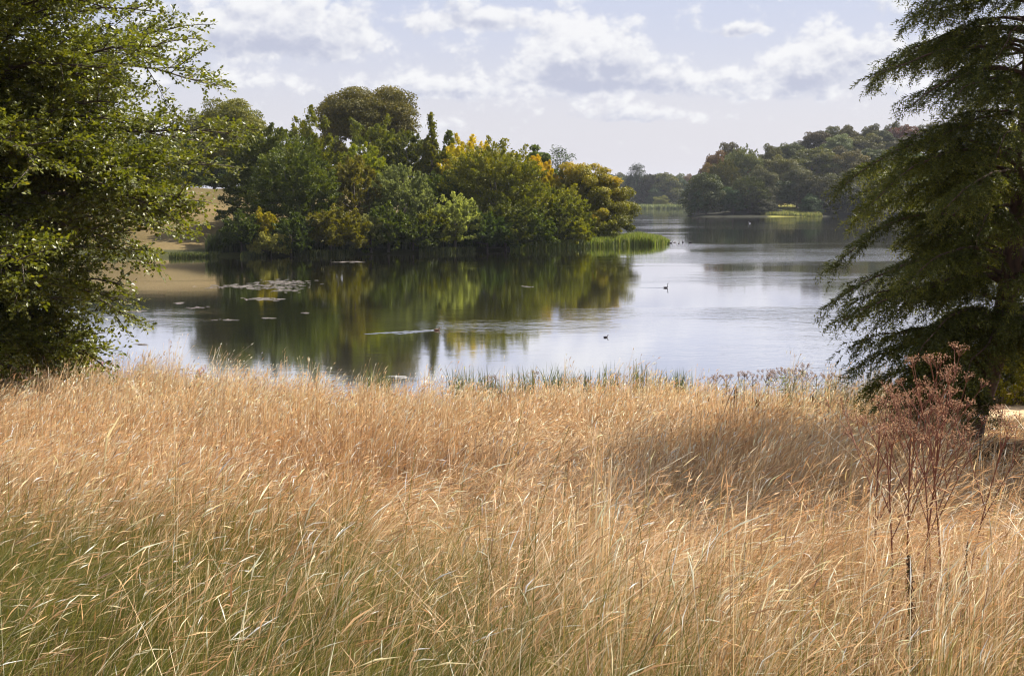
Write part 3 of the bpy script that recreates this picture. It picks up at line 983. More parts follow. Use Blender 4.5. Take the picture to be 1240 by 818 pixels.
# ------------------------------------------------------------------ broad-leaved tree at the left edge
def left_tree():
    r = np.random.default_rng(21)
    bx, by = -17.0, 38.5
    bz = float(height(bx, by))
    root = empty('broadleaf_tree', (bx, by, bz), 'large glossy-leaved tree with drooping sprays filling the left edge above the dry grass', 'tree')
    H = 17.5
    wood = MB()
    tk = np.linspace(0, 1, 9)
    tr = np.stack([.5 * np.sin(tk * 3), .3 * tk, -.4 + (H * .9) * tk], 1)
    wood.tube(tr, .42 * (1 - .86 * tk) * np.where(tk == 0, 1.3, 1), 10)
    P, D, N, T, SZ = [], [], [], [], []
    nlimb = 140
    for i in range(nlimb):
        zt = .9 + ((i + r.random()) / nlimb) ** 1.3 * (H - 1.2)           # where the limb ends
        if r.random() < .76:
            a = r.uniform(-1.3, 1.2)               # towards the lake and the camera side
        else:
            a = r.uniform(0, 6.28)
        hd = np.array([math.cos(a), math.sin(a), 0])
        zf = zt / H
        reach = float(np.interp(zt, [.6, 1.2, 2.0, 3.2, 4.3, 6.5, 10.5, 14, 17.5], [4.0, 4.7, 5.7, 6.9, 7.8, 8.5, 8.0, 6.2, 1.5])) * r.choice([1.0, .93, .8, .6]) * r.uniform(.93, 1.03)
        slope = math.tan(R(-9 + 52 * min(zf, .75) + r.normal(0, 9)))
        z0 = float(np.clip(zt - reach * slope, .7, H * .85))
        k = np.linspace(0, 1, 11)
        start = np.array([np.interp(z0, tr[:, 2], tr[:, 0]), np.interp(z0, tr[:, 2], tr[:, 1]), z0])
        side = np.array([-hd[1], hd[0], 0]) * r.normal(0, 1.0)
        end = start + hd * reach + side
        end[2] = zt
        arch = reach * (.10 + .10 * max(0, .5 - zf)) * r.uniform(.3, 1.4)
        pl = start + (end - start) * k[:, None] + np.array([0, 0, 1.0]) * (arch * 4 * k * (1 - k))[:, None] - side * (k * (1 - k))[:, None]
        pl += np.cumsum(r.normal(0, .07, (11, 3)), 0)
        pl[:, 2] = np.maximum(pl[:, 2], .45)
        rl = .085 * (1 - .45 * zf) * (1 - .9 * k) + .010
        wood.tube(pl, rl, 6)
        # secondaries
        nsec = int(reach * 3.1)
        for j in range(nsec):
            u = .20 + .80 * (j + r.random()) / nsec
            q = np.array([np.interp(u, k, pl[:, c]) for c in range(3)])
            tg = np.array([np.interp(min(u + .05, 1), k, pl[:, c]) - np.interp(u - .05, k, pl[:, c]) for c in range(3)])
            tg /= np.linalg.norm(tg) + 1e-9
            sd = np.cross(tg, [0, 0, 1.0])
            sd /= np.linalg.norm(sd) + 1e-9
            sgn = 1 if j % 2 else -1
            ln = (1.9 * (1 - u) ** .7 + .95) * r.uniform(.45, 1.3) * (.85 if zf > .6 else 1)
            dr = unit(tg * .8 + sd * sgn * r.uniform(.35, .95) + np.array([0, 0, r.normal(.16 + .25 * zf, .32)]))
            kk = np.linspace(0, 1, 6)
            sp2 = q + dr * (ln * kk)[:, None] - np.array([0, 0, 1.0]) * (.16 * ln * kk ** 2)[:, None]
            wood.tube(sp2, .017 * (1 - .8 * kk) + .003, 4)
            # twigs
            nt = max(4, int(ln / .13))
            for m in range(nt):
                v = .12 + .88 * (m + r.random() * .7) / nt
                b0 = np.array([np.interp(v, kk, sp2[:, c]) for c in range(3)])
                sd2 = np.cross(dr, [0, 0, 1.0])
                sd2 /= np.linalg.norm(sd2) + 1e-9
                tl = (.62 * (1 - v) + .26) * r.uniform(.7, 1.25)
                td = unit(dr * .75 + sd2 * (1 if m % 2 else -1) * r.uniform(.3, .9) + np.array([0, 0, r.normal(.05, .48)]))
                nlv = max(5, int(tl / .055))
                s = (np.arange(nlv) + .6) / nlv
                pp = b0 + td * (tl * s)[:, None] - np.array([0, 0, 1.0]) * (.10 * tl * s ** 2)[:, None]
                alt = np.where(np.arange(nlv) % 2 == 0, 1.0, -1.0)
                sd3 = np.cross(td, [0, 0, 1.0])
                ld = unit(td * .55 + sd3 * alt[:, None] * .8 + r.normal(size=(nlv, 3)) * .40 + np.array([0, 0, -.14]))
                P.append(pp)
                D.append(ld)
                N.append(unit(np.array([0, 0, 1.0]) + r.normal(size=(nlv, 3)) * .62))
                T.append(np.clip(.42 + r.normal(0, .05) + r.normal(0, .15, nlv) + .10 * s, 0, 1))
                SZ.append(np.full(nlv, 1.0) * r.uniform(.10, .155, nlv))
    P, D, N, T, SZ = (np.concatenate(q) for q in (P, D, N, T, SZ))
    ok = P[:, 2] > .35
    P, D, N, T, SZ = P[ok], D[ok], N[ok], T[ok], SZ[ok]
    print('left tree leaves', len(P))
    mb = MB()
    mb.cards(P, D, N, SZ, SZ * .66, .10, tint=T)
    leafm = foliage_mat('leaf_glossy', [(0, (.052, .064, .010)), (.5, (.112, .124, .015)), (.85, (.190, .184, .024)), (1, (.27, .22, .03))], trans=.36, rough=.40, spec=.4)
    mb.build('crown', leafm, root)
    wood.build('trunk', BARK_DARK, root, True)


left_tree()


# ------------------------------------------------------------------ conifer at the right edge
def conifer():
    r = np.random.default_rng(33)
    bx, by = 9.75, 26.8
    bz = float(height(bx, by))
    root = empty('conifer_tree', (bx, by, bz), 'tall dark conifer with drooping needle branches at the right edge of the bank', 'tree')
    H = 18.0
    wood = MB()
    tk = np.linspace(0, 1, 14)
    lean0 = lambda zz: -1.05 * np.exp(-np.maximum(zz, 0) / 2.4)          # the stem leaves the ground further left and straightens up
    tz = -.4 + (H + .4) * np.linspace(0, 1, 22)
    tk = np.linspace(0, 1, 22)
    wood.tube(np.stack([lean0(tz) + .05 * np.sin(tk * 5), 0 * tk, tz], 1), .24 * (1 - .93 * tk) * np.where(tk == 0, 1.3, 1), 10)
    Pn, Dn, Sn, Tn, Ln = [], [], [], [], []
    UP = np.array([0, 0, 1.0])

    def needles(p0, dirv, ln, droop, tint):
        n = max(6, int(ln / .021))
        s = (np.arange(n) + r.random(n)) / n
        dv = dirv[None] - UP[None] * (2 * droop * s)[:, None]
        p = p0 + dirv * (ln * s)[:, None] - UP * (droop * ln * s ** 2)[:, None]
        dv = unit(dv)
        rd = unit(r.normal(size=(n, 3)))
        lat = unit(np.cross(dv, rd))
        nd = unit(dv * .75 + lat * .8 + UP * .1)
        Pn.append(p)
        Dn.append(nd)
        Sn.append(unit(np.cross(nd, rd)))
        Tn.append(np.clip(tint + .36 * s + r.normal(0, .12, n), 0, 1))  # tint climbs toward twig ends, painting their sunlit tips into the colour
        Ln.append(np.full(n, 1.0) * r.uniform(.06, .11, n) * (1 - .35 * s))

    boughs = []
    for (tx, ty, dy) in [(1055, 98, -.5), (1068, 76, .8), (1112, 128, -1.2), (1097, 22, .3), (1125, 6, -.9), (1010, 232, -.3), (1046, 258, -1.4), (1002, 322, .4), (1008, 372, -.6), (1034, 396, -1.6),
                         (1026, 440, -.2), (1070, 416, .9), (1086, 492, -1.3), (1048, 466, .2), (1120, 200, 1.0), (1090, 300, 1.8), (1130, 60, 1.4), (1100, 350, -2.2), (1140, 250, -2.4), (1110, 446, -2.4)]:
        tip = px_at(tx, ty, by + dy) - np.array([bx, by, bz])
        L_ = math.hypot(tip[0], tip[1])
        boughs.append((min(tip[2] + L_ * r.uniform(.10, .26), H - .6), math.atan2(tip[1], tip[0]), L_, tip[2]))
    for q in range(12):                          # skirts of the lowest boughs hide the foot of the trunk
        z0 = r.uniform(.55, 1.7)
        L = r.uniform(1.1, 2.5)
        boughs.append((z0, r.uniform(2.5, 4.1), L, max(.3, z0 - L * r.uniform(.2, .45))))
    z = .9
    while z < H - .4:
        for b in range(5 if z < 11 else 4):
            a = r.uniform(0, 6.28)
            z0 = z + r.uniform(-.22, .22)
            L = min(4.9 * max(0.05, 1 - z0 / (H + 1.0)) ** .75, 3.5) * r.uniform(.50, 1.0) * (.80 if z0 > 6 else 1)
            if z0 < 2.0:
                L *= .60 + .18 * z0
            if z0 < 2.4 and math.cos(a) > .2:
                L *= .55
            boughs.append((z0, a, L, z0 + L * r.uniform(-.34, .06)))
        z += .31 + .012 * z + (.10 if z > 6 else 0)
    for (z0, a, L, zt) in boughs:
        if L * math.cos(a) > -.9 and zt < 1.8:        # the right side is clear of the ground, one sees the path under it
            z0, zt = max(z0, 2.2), max(zt, 1.8)
        if True:
            hd = np.array([math.cos(a), math.sin(a), 0])
            sd = np.array([-hd[1], hd[0], 0])
            k = np.linspace(0, 1, 10)
            arch = L * r.uniform(.06, .16)
            pl = np.array([float(lean0(z0)), 0, z0]) + hd * ((L - (float(lean0(z0)) if math.cos(a) < -.6 else 0) * -1.0) * k)[:, None] + sd * (L * r.normal(0, .08) * k * (1 - k))[:, None] + UP * ((zt - z0) * k ** 1.3 + arch * 4 * k * (1 - k))[:, None]
            pl += np.cumsum(r.normal(0, .03, (10, 3)), 0)
            pl[:, 2] = np.maximum(pl[:, 2], .25)
            wood.tube(pl, (.022 + .005 * L) * (1 - .9 * k) + .003, 5)
            tb = .30 + r.normal(0, .07)
            nt = int(L / .062)
            for j in range(nt):
                u = .10 + .90 * (j + r.random() * .8) / nt
                q = np.array([np.interp(u, k, pl[:, c]) for c in range(3)])
                sg = 1 if j % 2 else -1
                tl = (.85 * (1 - u) ** .6 * min(1, u * 3.2 + .25) + .30) * r.uniform(.45, 1.3)
                td = unit(hd * r.uniform(.35, 1.0) + sd * sg * r.uniform(.2, 1.0) - UP * r.uniform(-.15, .45))
                dp = r.uniform(.15, .55) + .45 * u * r.random()
                if u > .3:
                    needles(q, td, tl, dp, tb)
                else:
                    needles(q + td * tl * .3, td, tl * .7, dp, tb - .1)
                # side twigs hanging from the twig
                for m in range(int(tl / .13)):
                    v = .2 + .75 * r.random()
                    q2 = q + td * (tl * v) - UP * (dp * tl * v * v)
                    td2 = unit(td * .8 + np.cross(td, UP) * (1 if m % 2 else -1) * .7 - UP * r.uniform(.1, .5))
                    needles(q2, td2, (.10 + .26 * (1 - v)) * r.uniform(.7, 1.3), .5, tb + .05)
        z += .235 + .006 * z
    P, D, Sd, T, L = (np.concatenate(q) for q in (Pn, Dn, Sn, Tn, Ln))
    print('needles', len(P))
    mb = MB()
    mb.tris(P, D, Sd, L, L * .30, tint=T)
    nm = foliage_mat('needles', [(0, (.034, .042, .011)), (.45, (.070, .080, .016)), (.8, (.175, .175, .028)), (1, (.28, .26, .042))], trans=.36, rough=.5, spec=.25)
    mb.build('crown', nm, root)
    wood.build('trunk', bark_mat('red_bark', (.05, .03, .02), (.15, .085, .055), 10), root, True)


conifer()

tree('broadleaf_tree', (13.2, 22.3, float(height(13.2, 22.3))), 16.5, 7.2, 'round', 'mid', 888, 'green tree standing just beyond the right edge of the view, shading the bank', 'tree', .22, dens=.8, zlow=.14)

# small deciduous tree and bushes behind the conifer
x = (1262 - 620) / FPX * 41
tree('young_tree', (x, 41, float(height(x, 41))), 8.6, 4.6, 'feather', 'lime', 901, 'thin light green leafy tree half hidden behind the conifer trunk', 'tree', .13, dens=.55, zlow=.2)
for i, (px, Yd, Hh, Wm, pal, lab) in enumerate([
    (1168, 40.5, 1.7, 2.6, 'lime', 'yellow-green shore bush behind the foot of the conifer'),
    (1215, 39.5, 1.5, 2.6, 'gold', 'tawny shore bush right of the conifer foot, beyond the path'),
    (1258, 40.5, 1.9, 2.4, 'lime', 'sunlit pale bush at the right edge beyond the path')]):
    x = (px - 620) / FPX * Yd
    tree('shore_bush', (x, Yd, float(height(x, Yd))), Hh, Wm, 'willow', pal, 930 + i, lab, 'bush', .09, dens=.6, zlow=0)
x = (78 - 620) / FPX * 45.0
tree('bramble_bush', (x, 45.0, float(height(x, 45.0))), 1.35, 1.9, 'willow', 'gold', 940, 'small yellowing bush under the leafy branches at the left shore', 'bush', .08, dens=.8, zlow=0)
x = (20 - 620) / FPX * 44.0
tree('bramble_bush', (x, 44.0, float(height(x, 44.0))), 1.2, 1.8, 'willow', 'bright', 941, 'green bush deep under the leafy branches at the left edge', 'bush', .08, dens=.8, zlow=0)


# ------------------------------------------------------------------ grass
G1, G2, G3, G4 = Waves(61, 7, 2), Waves(62, 2.2, 2), Waves(63, 3.6, 2), Waves(64, 13, 2)


def greenness(x, y):
    """where the sward still has green in it: the left foreground and the low strip close to us"""
    w_ = 1.6 * G1(x, y)
    g = .95 * sstep(16.5, 9.5, y - w_) * sstep(1.2, -2.0, x + .9 * G2(x, y) + .22 * (y - 8))
    g = np.maximum(g, .62 * sstep(7.2, 5.2, y - .6 * G1(x, y) - .25 * G2(x, y)))
    g = np.maximum(g, .55 * sstep(.30, 1.0, G1(x * 1.3 + 9, y)) * sstep(20, 9, y))
    g = np.maximum(g, .55 * sstep(4.5, 8, x) * sstep(30, 34, y))
    return np.clip(g, 0, 1)


def grass_patch(y0, y1, density, wid, segs, r):
    def area(y):
        return .40 * y * y + 2.4 * y
    A = area(y1) - area(y0)
    per = 22
    nt = max(1, int(A * density / per))
    u = r.random(nt) * A + area(y0)
    ty = (-2.4 + np.sqrt(2.4 ** 2 + 4 * .40 * u)) / (2 * .40)
    tx = r.uniform(-1, 1, nt) * (.40 * ty + 1.2)
    cnt = r.integers(4, 2 * per - 3, nt)
    ti = np.repeat(np.arange(nt), cnt)
    n = len(ti)
    spread = r.uniform(.02, .11, nt)[ti] * (1 + y0 / 14)
    oa, orr = r.uniform(0, 6.28, n), np.sqrt(r.random(n))
    x = tx[ti] + np.cos(oa) * orr * spread
    y = ty[ti] + np.sin(oa) * orr * spread
    ok = (y < shore_near(x) - .2) & (y > 2.5)
    # no tall grass on the path
    ok &= ~((x > 9.9) & (np.abs(y - (35.6 + .03 * x)) < 1.9))
    gap = G2(tx * 1.6 + 3, ty * 1.6)
    ok &= (r.random(nt) < .50 + .6 * sstep(-.6, .3, gap))[ti]
    x, y, ti, oa, orr = x[ok], y[ok], ti[ok], oa[ok], orr[ok]
    n = len(x)
    gr = greenness(x, y)
    patch = G3(x, y)
    lodge = sstep(-.35, .45, G4(x + 3, y) * .6 + G1(x, y) * .6) * sstep(4.5, 8.5, y) * sstep(33, 25, y)
    lodge *= np.where(r.random(nt) < .78, 1.0, .12)[ti]
    kind = r.random(n)
    stalk = kind < .62 - .46 * gr
    tufth = r.normal(1, .13, nt)[ti]
    hgt = np.where(stalk, r.uniform(.60, 1.12, n), r.uniform(.30, .80, n)) * (1 + .22 * patch + .17 * G2(x, y)) * tufth
    hgt *= np.where(y > 33, .90, 1.0)
    hgt *= 1 - .84 * sstep(.31, .335, x / y) * sstep(17, 21, y) * sstep(37, 36, y)
    hgt *= 1 + .30 * sstep(35, 38, y) * G2(x * 1.7, y * .4)
    tang = r.normal(0, .75, nt)[ti]
    ang = .15 + .6 * G1(x * .8, y * .8) + tang + r.normal(0, .28, n) + lodge * r.normal(0, .55, n) + lodge * 1.7 * G2(x * .7 + 5, y * .7)
    tlean = r.normal(0, .30, nt)[ti]
    lean = np.clip(.34 + .12 * patch + .34 * sstep(1.5, -4, x) * sstep(18, 8, y) + 1.05 * lodge + tlean + r.normal(0, .13, n) + np.where(stalk, 0, .22), .02, 1.4)
    lean *= np.where(y > 27, .8, 1)
    dirx = np.cos(ang) + np.cos(oa) * orr * .45
    diry = np.sin(ang) + np.sin(oa) * orr * .45
    z = height(x, y) - .02
    tt = np.linspace(0, 1, segs + 1)
    bend = r.uniform(1.1, 2.2, n)
    horiz = lean[:, None] * tt[None] ** bend[:, None]
    vert = tt[None] * np.sqrt(np.clip(1 - .54 * np.minimum(lean, 1.4)[:, None] ** 1.5 * tt[None], .12, 1))
    droop = np.where(stalk, r.uniform(0, .10, n), r.uniform(.05, .40, n))
    vert = vert - droop[:, None] * tt[None] ** 3
    cx = x[:, None] + dirx[:, None] * horiz * hgt[:, None]
    cy = y[:, None] + diry[:, None] * horiz * hgt[:, None]
    cz = z[:, None] + vert * hgt[:, None]
    # ribbon width direction
    wa = r.uniform(0, math.pi, n)
    wx, wy = np.cos(wa), np.sin(wa)
    ww = wid * np.where(stalk, r.uniform(.5, .9, n), r.uniform(.6, 1.2, n))
    prof = np.where(stalk[:, None], np.interp(tt, [0, .7, 1], [1, .7, .5])[None], np.interp(tt, [0, .4, 1], [.8, 1, .05])[None])
    hw = ww[:, None] * prof * .5
    V = np.empty((n, segs + 1, 2, 3), np.float32)
    V[:, :, 0, 0] = cx - wx[:, None] * hw
    V[:, :, 1, 0] = cx + wx[:, None] * hw
    V[:, :, 0, 1] = cy - wy[:, None] * hw
    V[:, :, 1, 1] = cy + wy[:, None] * hw
    V[:, :, :, 2] = cz[:, :, None]
    nv = 2 * (segs + 1)
    b = np.arange(n)[:, None, None] * nv
    sg = np.arange(segs)[None, :, None] * 2
    Fq = (b + sg + np.array([0, 1, 3, 2])[None, None]).reshape(-1, 4)
    # colours of the living and the dead blade, with shade painted into the roots
    straw = np.array([[.80, .65, .43], [.72, .52, .29], [.61, .39, .185], [.46, .26, .105], [.88, .78, .59]])
    orange = sstep(-.3, .9, G1(x * .7 + 2, y * .7)) * sstep(6, 9, y) * sstep(34, 24, y)
    pi = r.random(n) * .75 + .25 * r.random(nt)[ti] + orange * .52 - .12 * sstep(22, 34, y)
    ci = np.select([pi < .22, pi < .50, pi < .80, pi < 1.1], [0, 1, 2, 3], 3)
    ci = np.where(r.random(n) < .12, 4, ci)
    base = straw[ci] * r.uniform(.82, 1.12, n)[:, None]
    green = np.array([[.092, .108, .010], [.158, .150, .018], [.058, .074, .009], [.22, .19, .045]])[r.integers(0, 4, n)]
    isg = r.random(n) < gr * np.where(stalk, .78, 1.0)
    tipc = np.where(isg[:, None], green, base)
    rootc = np.where((isg | (r.random(n) < gr * .8))[:, None], green * .85, base * np.array([.48, .36, .24]))  # straw roots are browner; further darkened to paint shade low in the sward
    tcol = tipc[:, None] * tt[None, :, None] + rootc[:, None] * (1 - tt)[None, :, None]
    C = np.repeat(tcol[:, :, None, :], 2, 2).astype(np.float32)
    parts = [(V.reshape(-1, 3), Fq, C.reshape(-1, 3))]
    # seed heads
    hi = np.where(stalk & (r.random(n) < .60))[0]
    if len(hi):
        m = len(hi)
        p0 = np.stack([cx[hi, -2], cy[hi, -2], cz[hi, -2]], 1)
        p1 = np.stack([cx[hi, -1], cy[hi, -1], cz[hi, -1]], 1)
        d = unit(p1 - p0)
        hl = r.uniform(.07, .18, m)
        hd = wid * r.uniform(1.0, 1.7, m) * (1.15 if y0 > 10 else .9)
        start = p1 - d * (hl * .6)[:, None]
        d2 = unit(d + np.stack([dirx[hi], diry[hi], -.5 + 0 * dirx[hi]], 1) * r.uniform(0, .6, m)[:, None])
        mid = start + d * (hl * .45)[:, None]
        end = mid + d2 * (hl * .55)[:, None]
        for kx in range(2 if segs > 2 else 1):
            ra = r.uniform(0, 6.28, m)
            s = unit(np.cross(d, np.stack([np.cos(ra), np.sin(ra), .3 + 0 * ra], 1)))
            s = s * (hd * .5)[:, None]
            HV = np.stack([start, mid + s, end, mid - s], 1).reshape(-1, 3)
            HF = np.arange(m * 4).reshape(m, 4)
            hc = np.clip(base[hi] * r.uniform(1.05, 1.4, m)[:, None] + .07, 0, .9)  # cream heads, brightened to paint highlights on the tips
            purple = r.random(m) < .06
            hc = np.where(purple[:, None], np.array([.20, .12, .09]), hc)
            parts.append((HV, HF, np.repeat(hc, 4, 0)))
    return parts


def build_grass(name, patches, label):
    vs, fs, cs, n = [], [], [], 0
    for parts in patches:
        for v, f, c in parts:
            vs.append(v)
            fs.append(f + n)
            cs.append(c)
            n += len(v)
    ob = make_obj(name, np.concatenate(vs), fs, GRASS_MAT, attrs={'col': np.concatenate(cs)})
    return tag(ob, label, 'grass', None, 'stuff')


gr_ = np.random.default_rng(5)
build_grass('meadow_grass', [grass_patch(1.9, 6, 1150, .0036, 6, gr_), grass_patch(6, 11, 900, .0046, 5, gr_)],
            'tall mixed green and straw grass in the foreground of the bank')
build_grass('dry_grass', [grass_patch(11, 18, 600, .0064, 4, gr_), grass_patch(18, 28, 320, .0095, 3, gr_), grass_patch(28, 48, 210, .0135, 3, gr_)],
            'tall dry straw grass covering the sunny bank down to the lake')


# ------------------------------------------------------------------ reeds
def reeds(name, x, y, h, wid, r, cols, label, lean=.25, z=None):
    n = len(x)
    segs = 3
    tt = np.linspace(0, 1, segs + 1)
    a = r.uniform(0, 6.28, n)
    le = np.abs(r.normal(0, lean, n))
    z = np.maximum(height(x, y), -.1) if z is None else z
    cx = x[:, None] + np.cos(a)[:, None] * le[:, None] * h[:, None] * tt[None] ** 2
    cy = y[:, None] + np.sin(a)[:, None] * le[:, None] * h[:, None] * tt[None] ** 2
    cz = z[:, None] + h[:, None] * tt[None] * (1 - .2 * le[:, None] * tt[None])
    wa = r.uniform(0, 3.14, n)
    hw = (wid * r.uniform(.6, 1.2, n))[:, None] * np.interp(tt, [0, .5, 1], [.8, 1, .08])[None] * .5
    V = np.empty((n, segs + 1, 2, 3), np.float32)
    for s_, sg in ((0, -1), (1, 1)):
        V[:, :, s_, 0] = cx + sg * np.cos(wa)[:, None] * hw
        V[:, :, s_, 1] = cy + sg * np.sin(wa)[:, None] * hw
        V[:, :, s_, 2] = cz
    nv = 2 * (segs + 1)
    Fq = (np.arange(n)[:, None, None] * nv + np.arange(segs)[None, :, None] * 2 + np.array([0, 1, 3, 2])[None, None]).reshape(-1, 4)
    cols = np.array(cols)
    c = cols[r.integers(0, len(cols), n)] * r.uniform(.8, 1.15, n)[:, None]
    C = np.repeat(c, nv, 0)
    return tag(make_obj(name, V.reshape(-1, 3), [Fq], REED_MAT, attrs={'col': C}), label, 'reeds', None, 'stuff')


r = np.random.default_rng(71)
# bright reed bed round the tip of the spit
n = 26000
u = r.random(n)
pxs = 618 + 192 * u
kp = np.array([618, 650, 690, 720, 745, 765])
front = np.interp(pxs, np.concatenate([kp, [790, 809]]), np.concatenate([[shore_spit(k) - .9 for k in kp], [190.5, 195]]))
depth = np.interp(pxs, [618, 690, 770, 795, 809], [2.2, 2.6, 11, 9, 2])
yy = front + depth * r.random(n)
xx = (pxs - 620) / FPX * yy
hh = np.interp(pxs, [618, 650, 700, 775, 800, 809], [.85, .95, 1.15, 1.7, 1.2, .7]) * r.uniform(.6, 1.1, n)
reeds('reed_bed', xx, yy, hh, .11, r, [(.15, .20, .022), (.20, .25, .028), (.11, .15, .018), (.26, .27, .05)], 'bright green reed bed along the tip of the wooded spit', z=np.full(n, -.05))
n = 15000
pxs = r.uniform(170, 625, n)
xx = (pxs - 620) / FPX * 160
yf = np.interp(xx, [-80, -37, -11, 0, 16], [147, 149, 162, 172.5, 190])
yy = yf - 1.0 + 2.2 * r.random(n)
keep = BIG(xx * 5, yy) > -.15
xx, yy = xx[keep], yy[keep]
reeds('sedge_fringe', xx, yy, r.uniform(.2, .75, len(xx)), .10, r, [(.065, .080, .018), (.10, .11, .025), (.045, .06, .014)], 'dark green sedge fringe along the shaded shore of the spit', z=np.full(len(xx), -.05))
n = 26000
pxs = r.uniform(285, 735, n)
xx = (pxs - 620) / FPX * 170
yf = np.interp(xx, [-80, -37, -11, 0, 16], [147, 149, 162, 172.5, 190])
yy = yf + 2.6 + 13 * r.random(n)
reeds('undergrowth', xx, yy, r.uniform(.9, 2.3, n), .20, r, [(.040, .052, .012), (.06, .072, .016), (.03, .04, .010)], 'dark undergrowth of nettles and brambles beneath the trees of the spit', .35)
# far reed bank
n = 9000
pxs = r.uniform(755, 842, n)
yy = 880 + 26 * r.random(n)
xx = (pxs - 620) / FPX * yy
reeds('reed_bank', xx, yy, r.uniform(1.2, 3.4, n), .55, r, [(.16, .19, .06), (.22, .24, .08), (.11, .14, .05)], 'pale green reed bank at the far end of the lake', z=np.full(n, -.05))
# grassy clearing on the hill
n = 6000
xx = r.uniform(cx0 - 1, cx1 + 5, n)
yy = r.uniform(503, 522, n)
reeds('rough_grass', xx, yy, r.uniform(.5, 1.5, n), .35, r, [(.22, .24, .05), (.28, .26, .07), (.15, .17, .04)], 'pale green rough grass in the clearing at the foot of the far hill')
# rushes at the near shore, in clumps
cl = [(px, 1.0) for px in (446, 455, 462, 556, 572, 590, 601, 618, 640, 664, 676, 690, 700, 712, 724, 742, 776, 790, 812, 828)]
X_, Y_, H_ = [], [], []
for px, s in cl:
    k = r.integers(50, 120)
    yc = 41.2 if px > 500 else 41.8
    X_.append((px - 620) / FPX * yc + r.normal(0, .17, k))
    Y_.append(yc + r.normal(0, .35, k))
    H_.append(r.uniform(.65, 1.45, k) * r.uniform(.75, 1.1))
X_, Y_, H_ = (np.concatenate(q) for q in (X_, Y_, H_))
reeds('rushes', X_, Y_, H_, .030, r, [(.07, .09, .03), (.11, .13, .035), (.16, .17, .05)], 'thin green rushes standing in clumps along the near shoreline', .22)


# ------------------------------------------------------------------ tall weeds on the bank
def stem_mat(name, a, b):
    return plain_mat(name, a, b, 14, .75, .2)


RED_STEM = stem_mat('red_stem', (.15, .055, .04), (.26, .12, .075))
RED_SEED = foliage_mat('russet_seed', [(0, (.22, .12, .085)), (.5, (.32, .185, .115)), (1, (.52, .36, .25))], trans=.25, rough=.8, spec=.1)
DOCK_STEM = stem_mat('dock_stem', (.10, .055, .03), (.17, .10, .06))
DOCK_SEED = foliage_mat('dock_seed', [(0, (.045, .028, .018)), (.5, (.085, .050, .030)), (1, (.15, .09, .05))], trans=.15, rough=.8, spec=.1)
PALE_SEED = foliage_mat('thistle_seed', [(0, (.18, .11, .085)), (.5, (.30, .20, .15)), (1, (.48, .38, .30))], trans=.25, rough=.8, spec=.1)
WEED_LEAF = foliage_mat('weed_leaf', [(0, (.08, .10, .02)), (.5, (.15, .17, .03)), (1, (.26, .25, .05))], trans=.3)


def curve(a, d, L, bend, n=7):
    k = np.linspace(0, 1, n)
    return a + d * (L * k)[:, None] + bend * (L * k ** 2)[:, None]


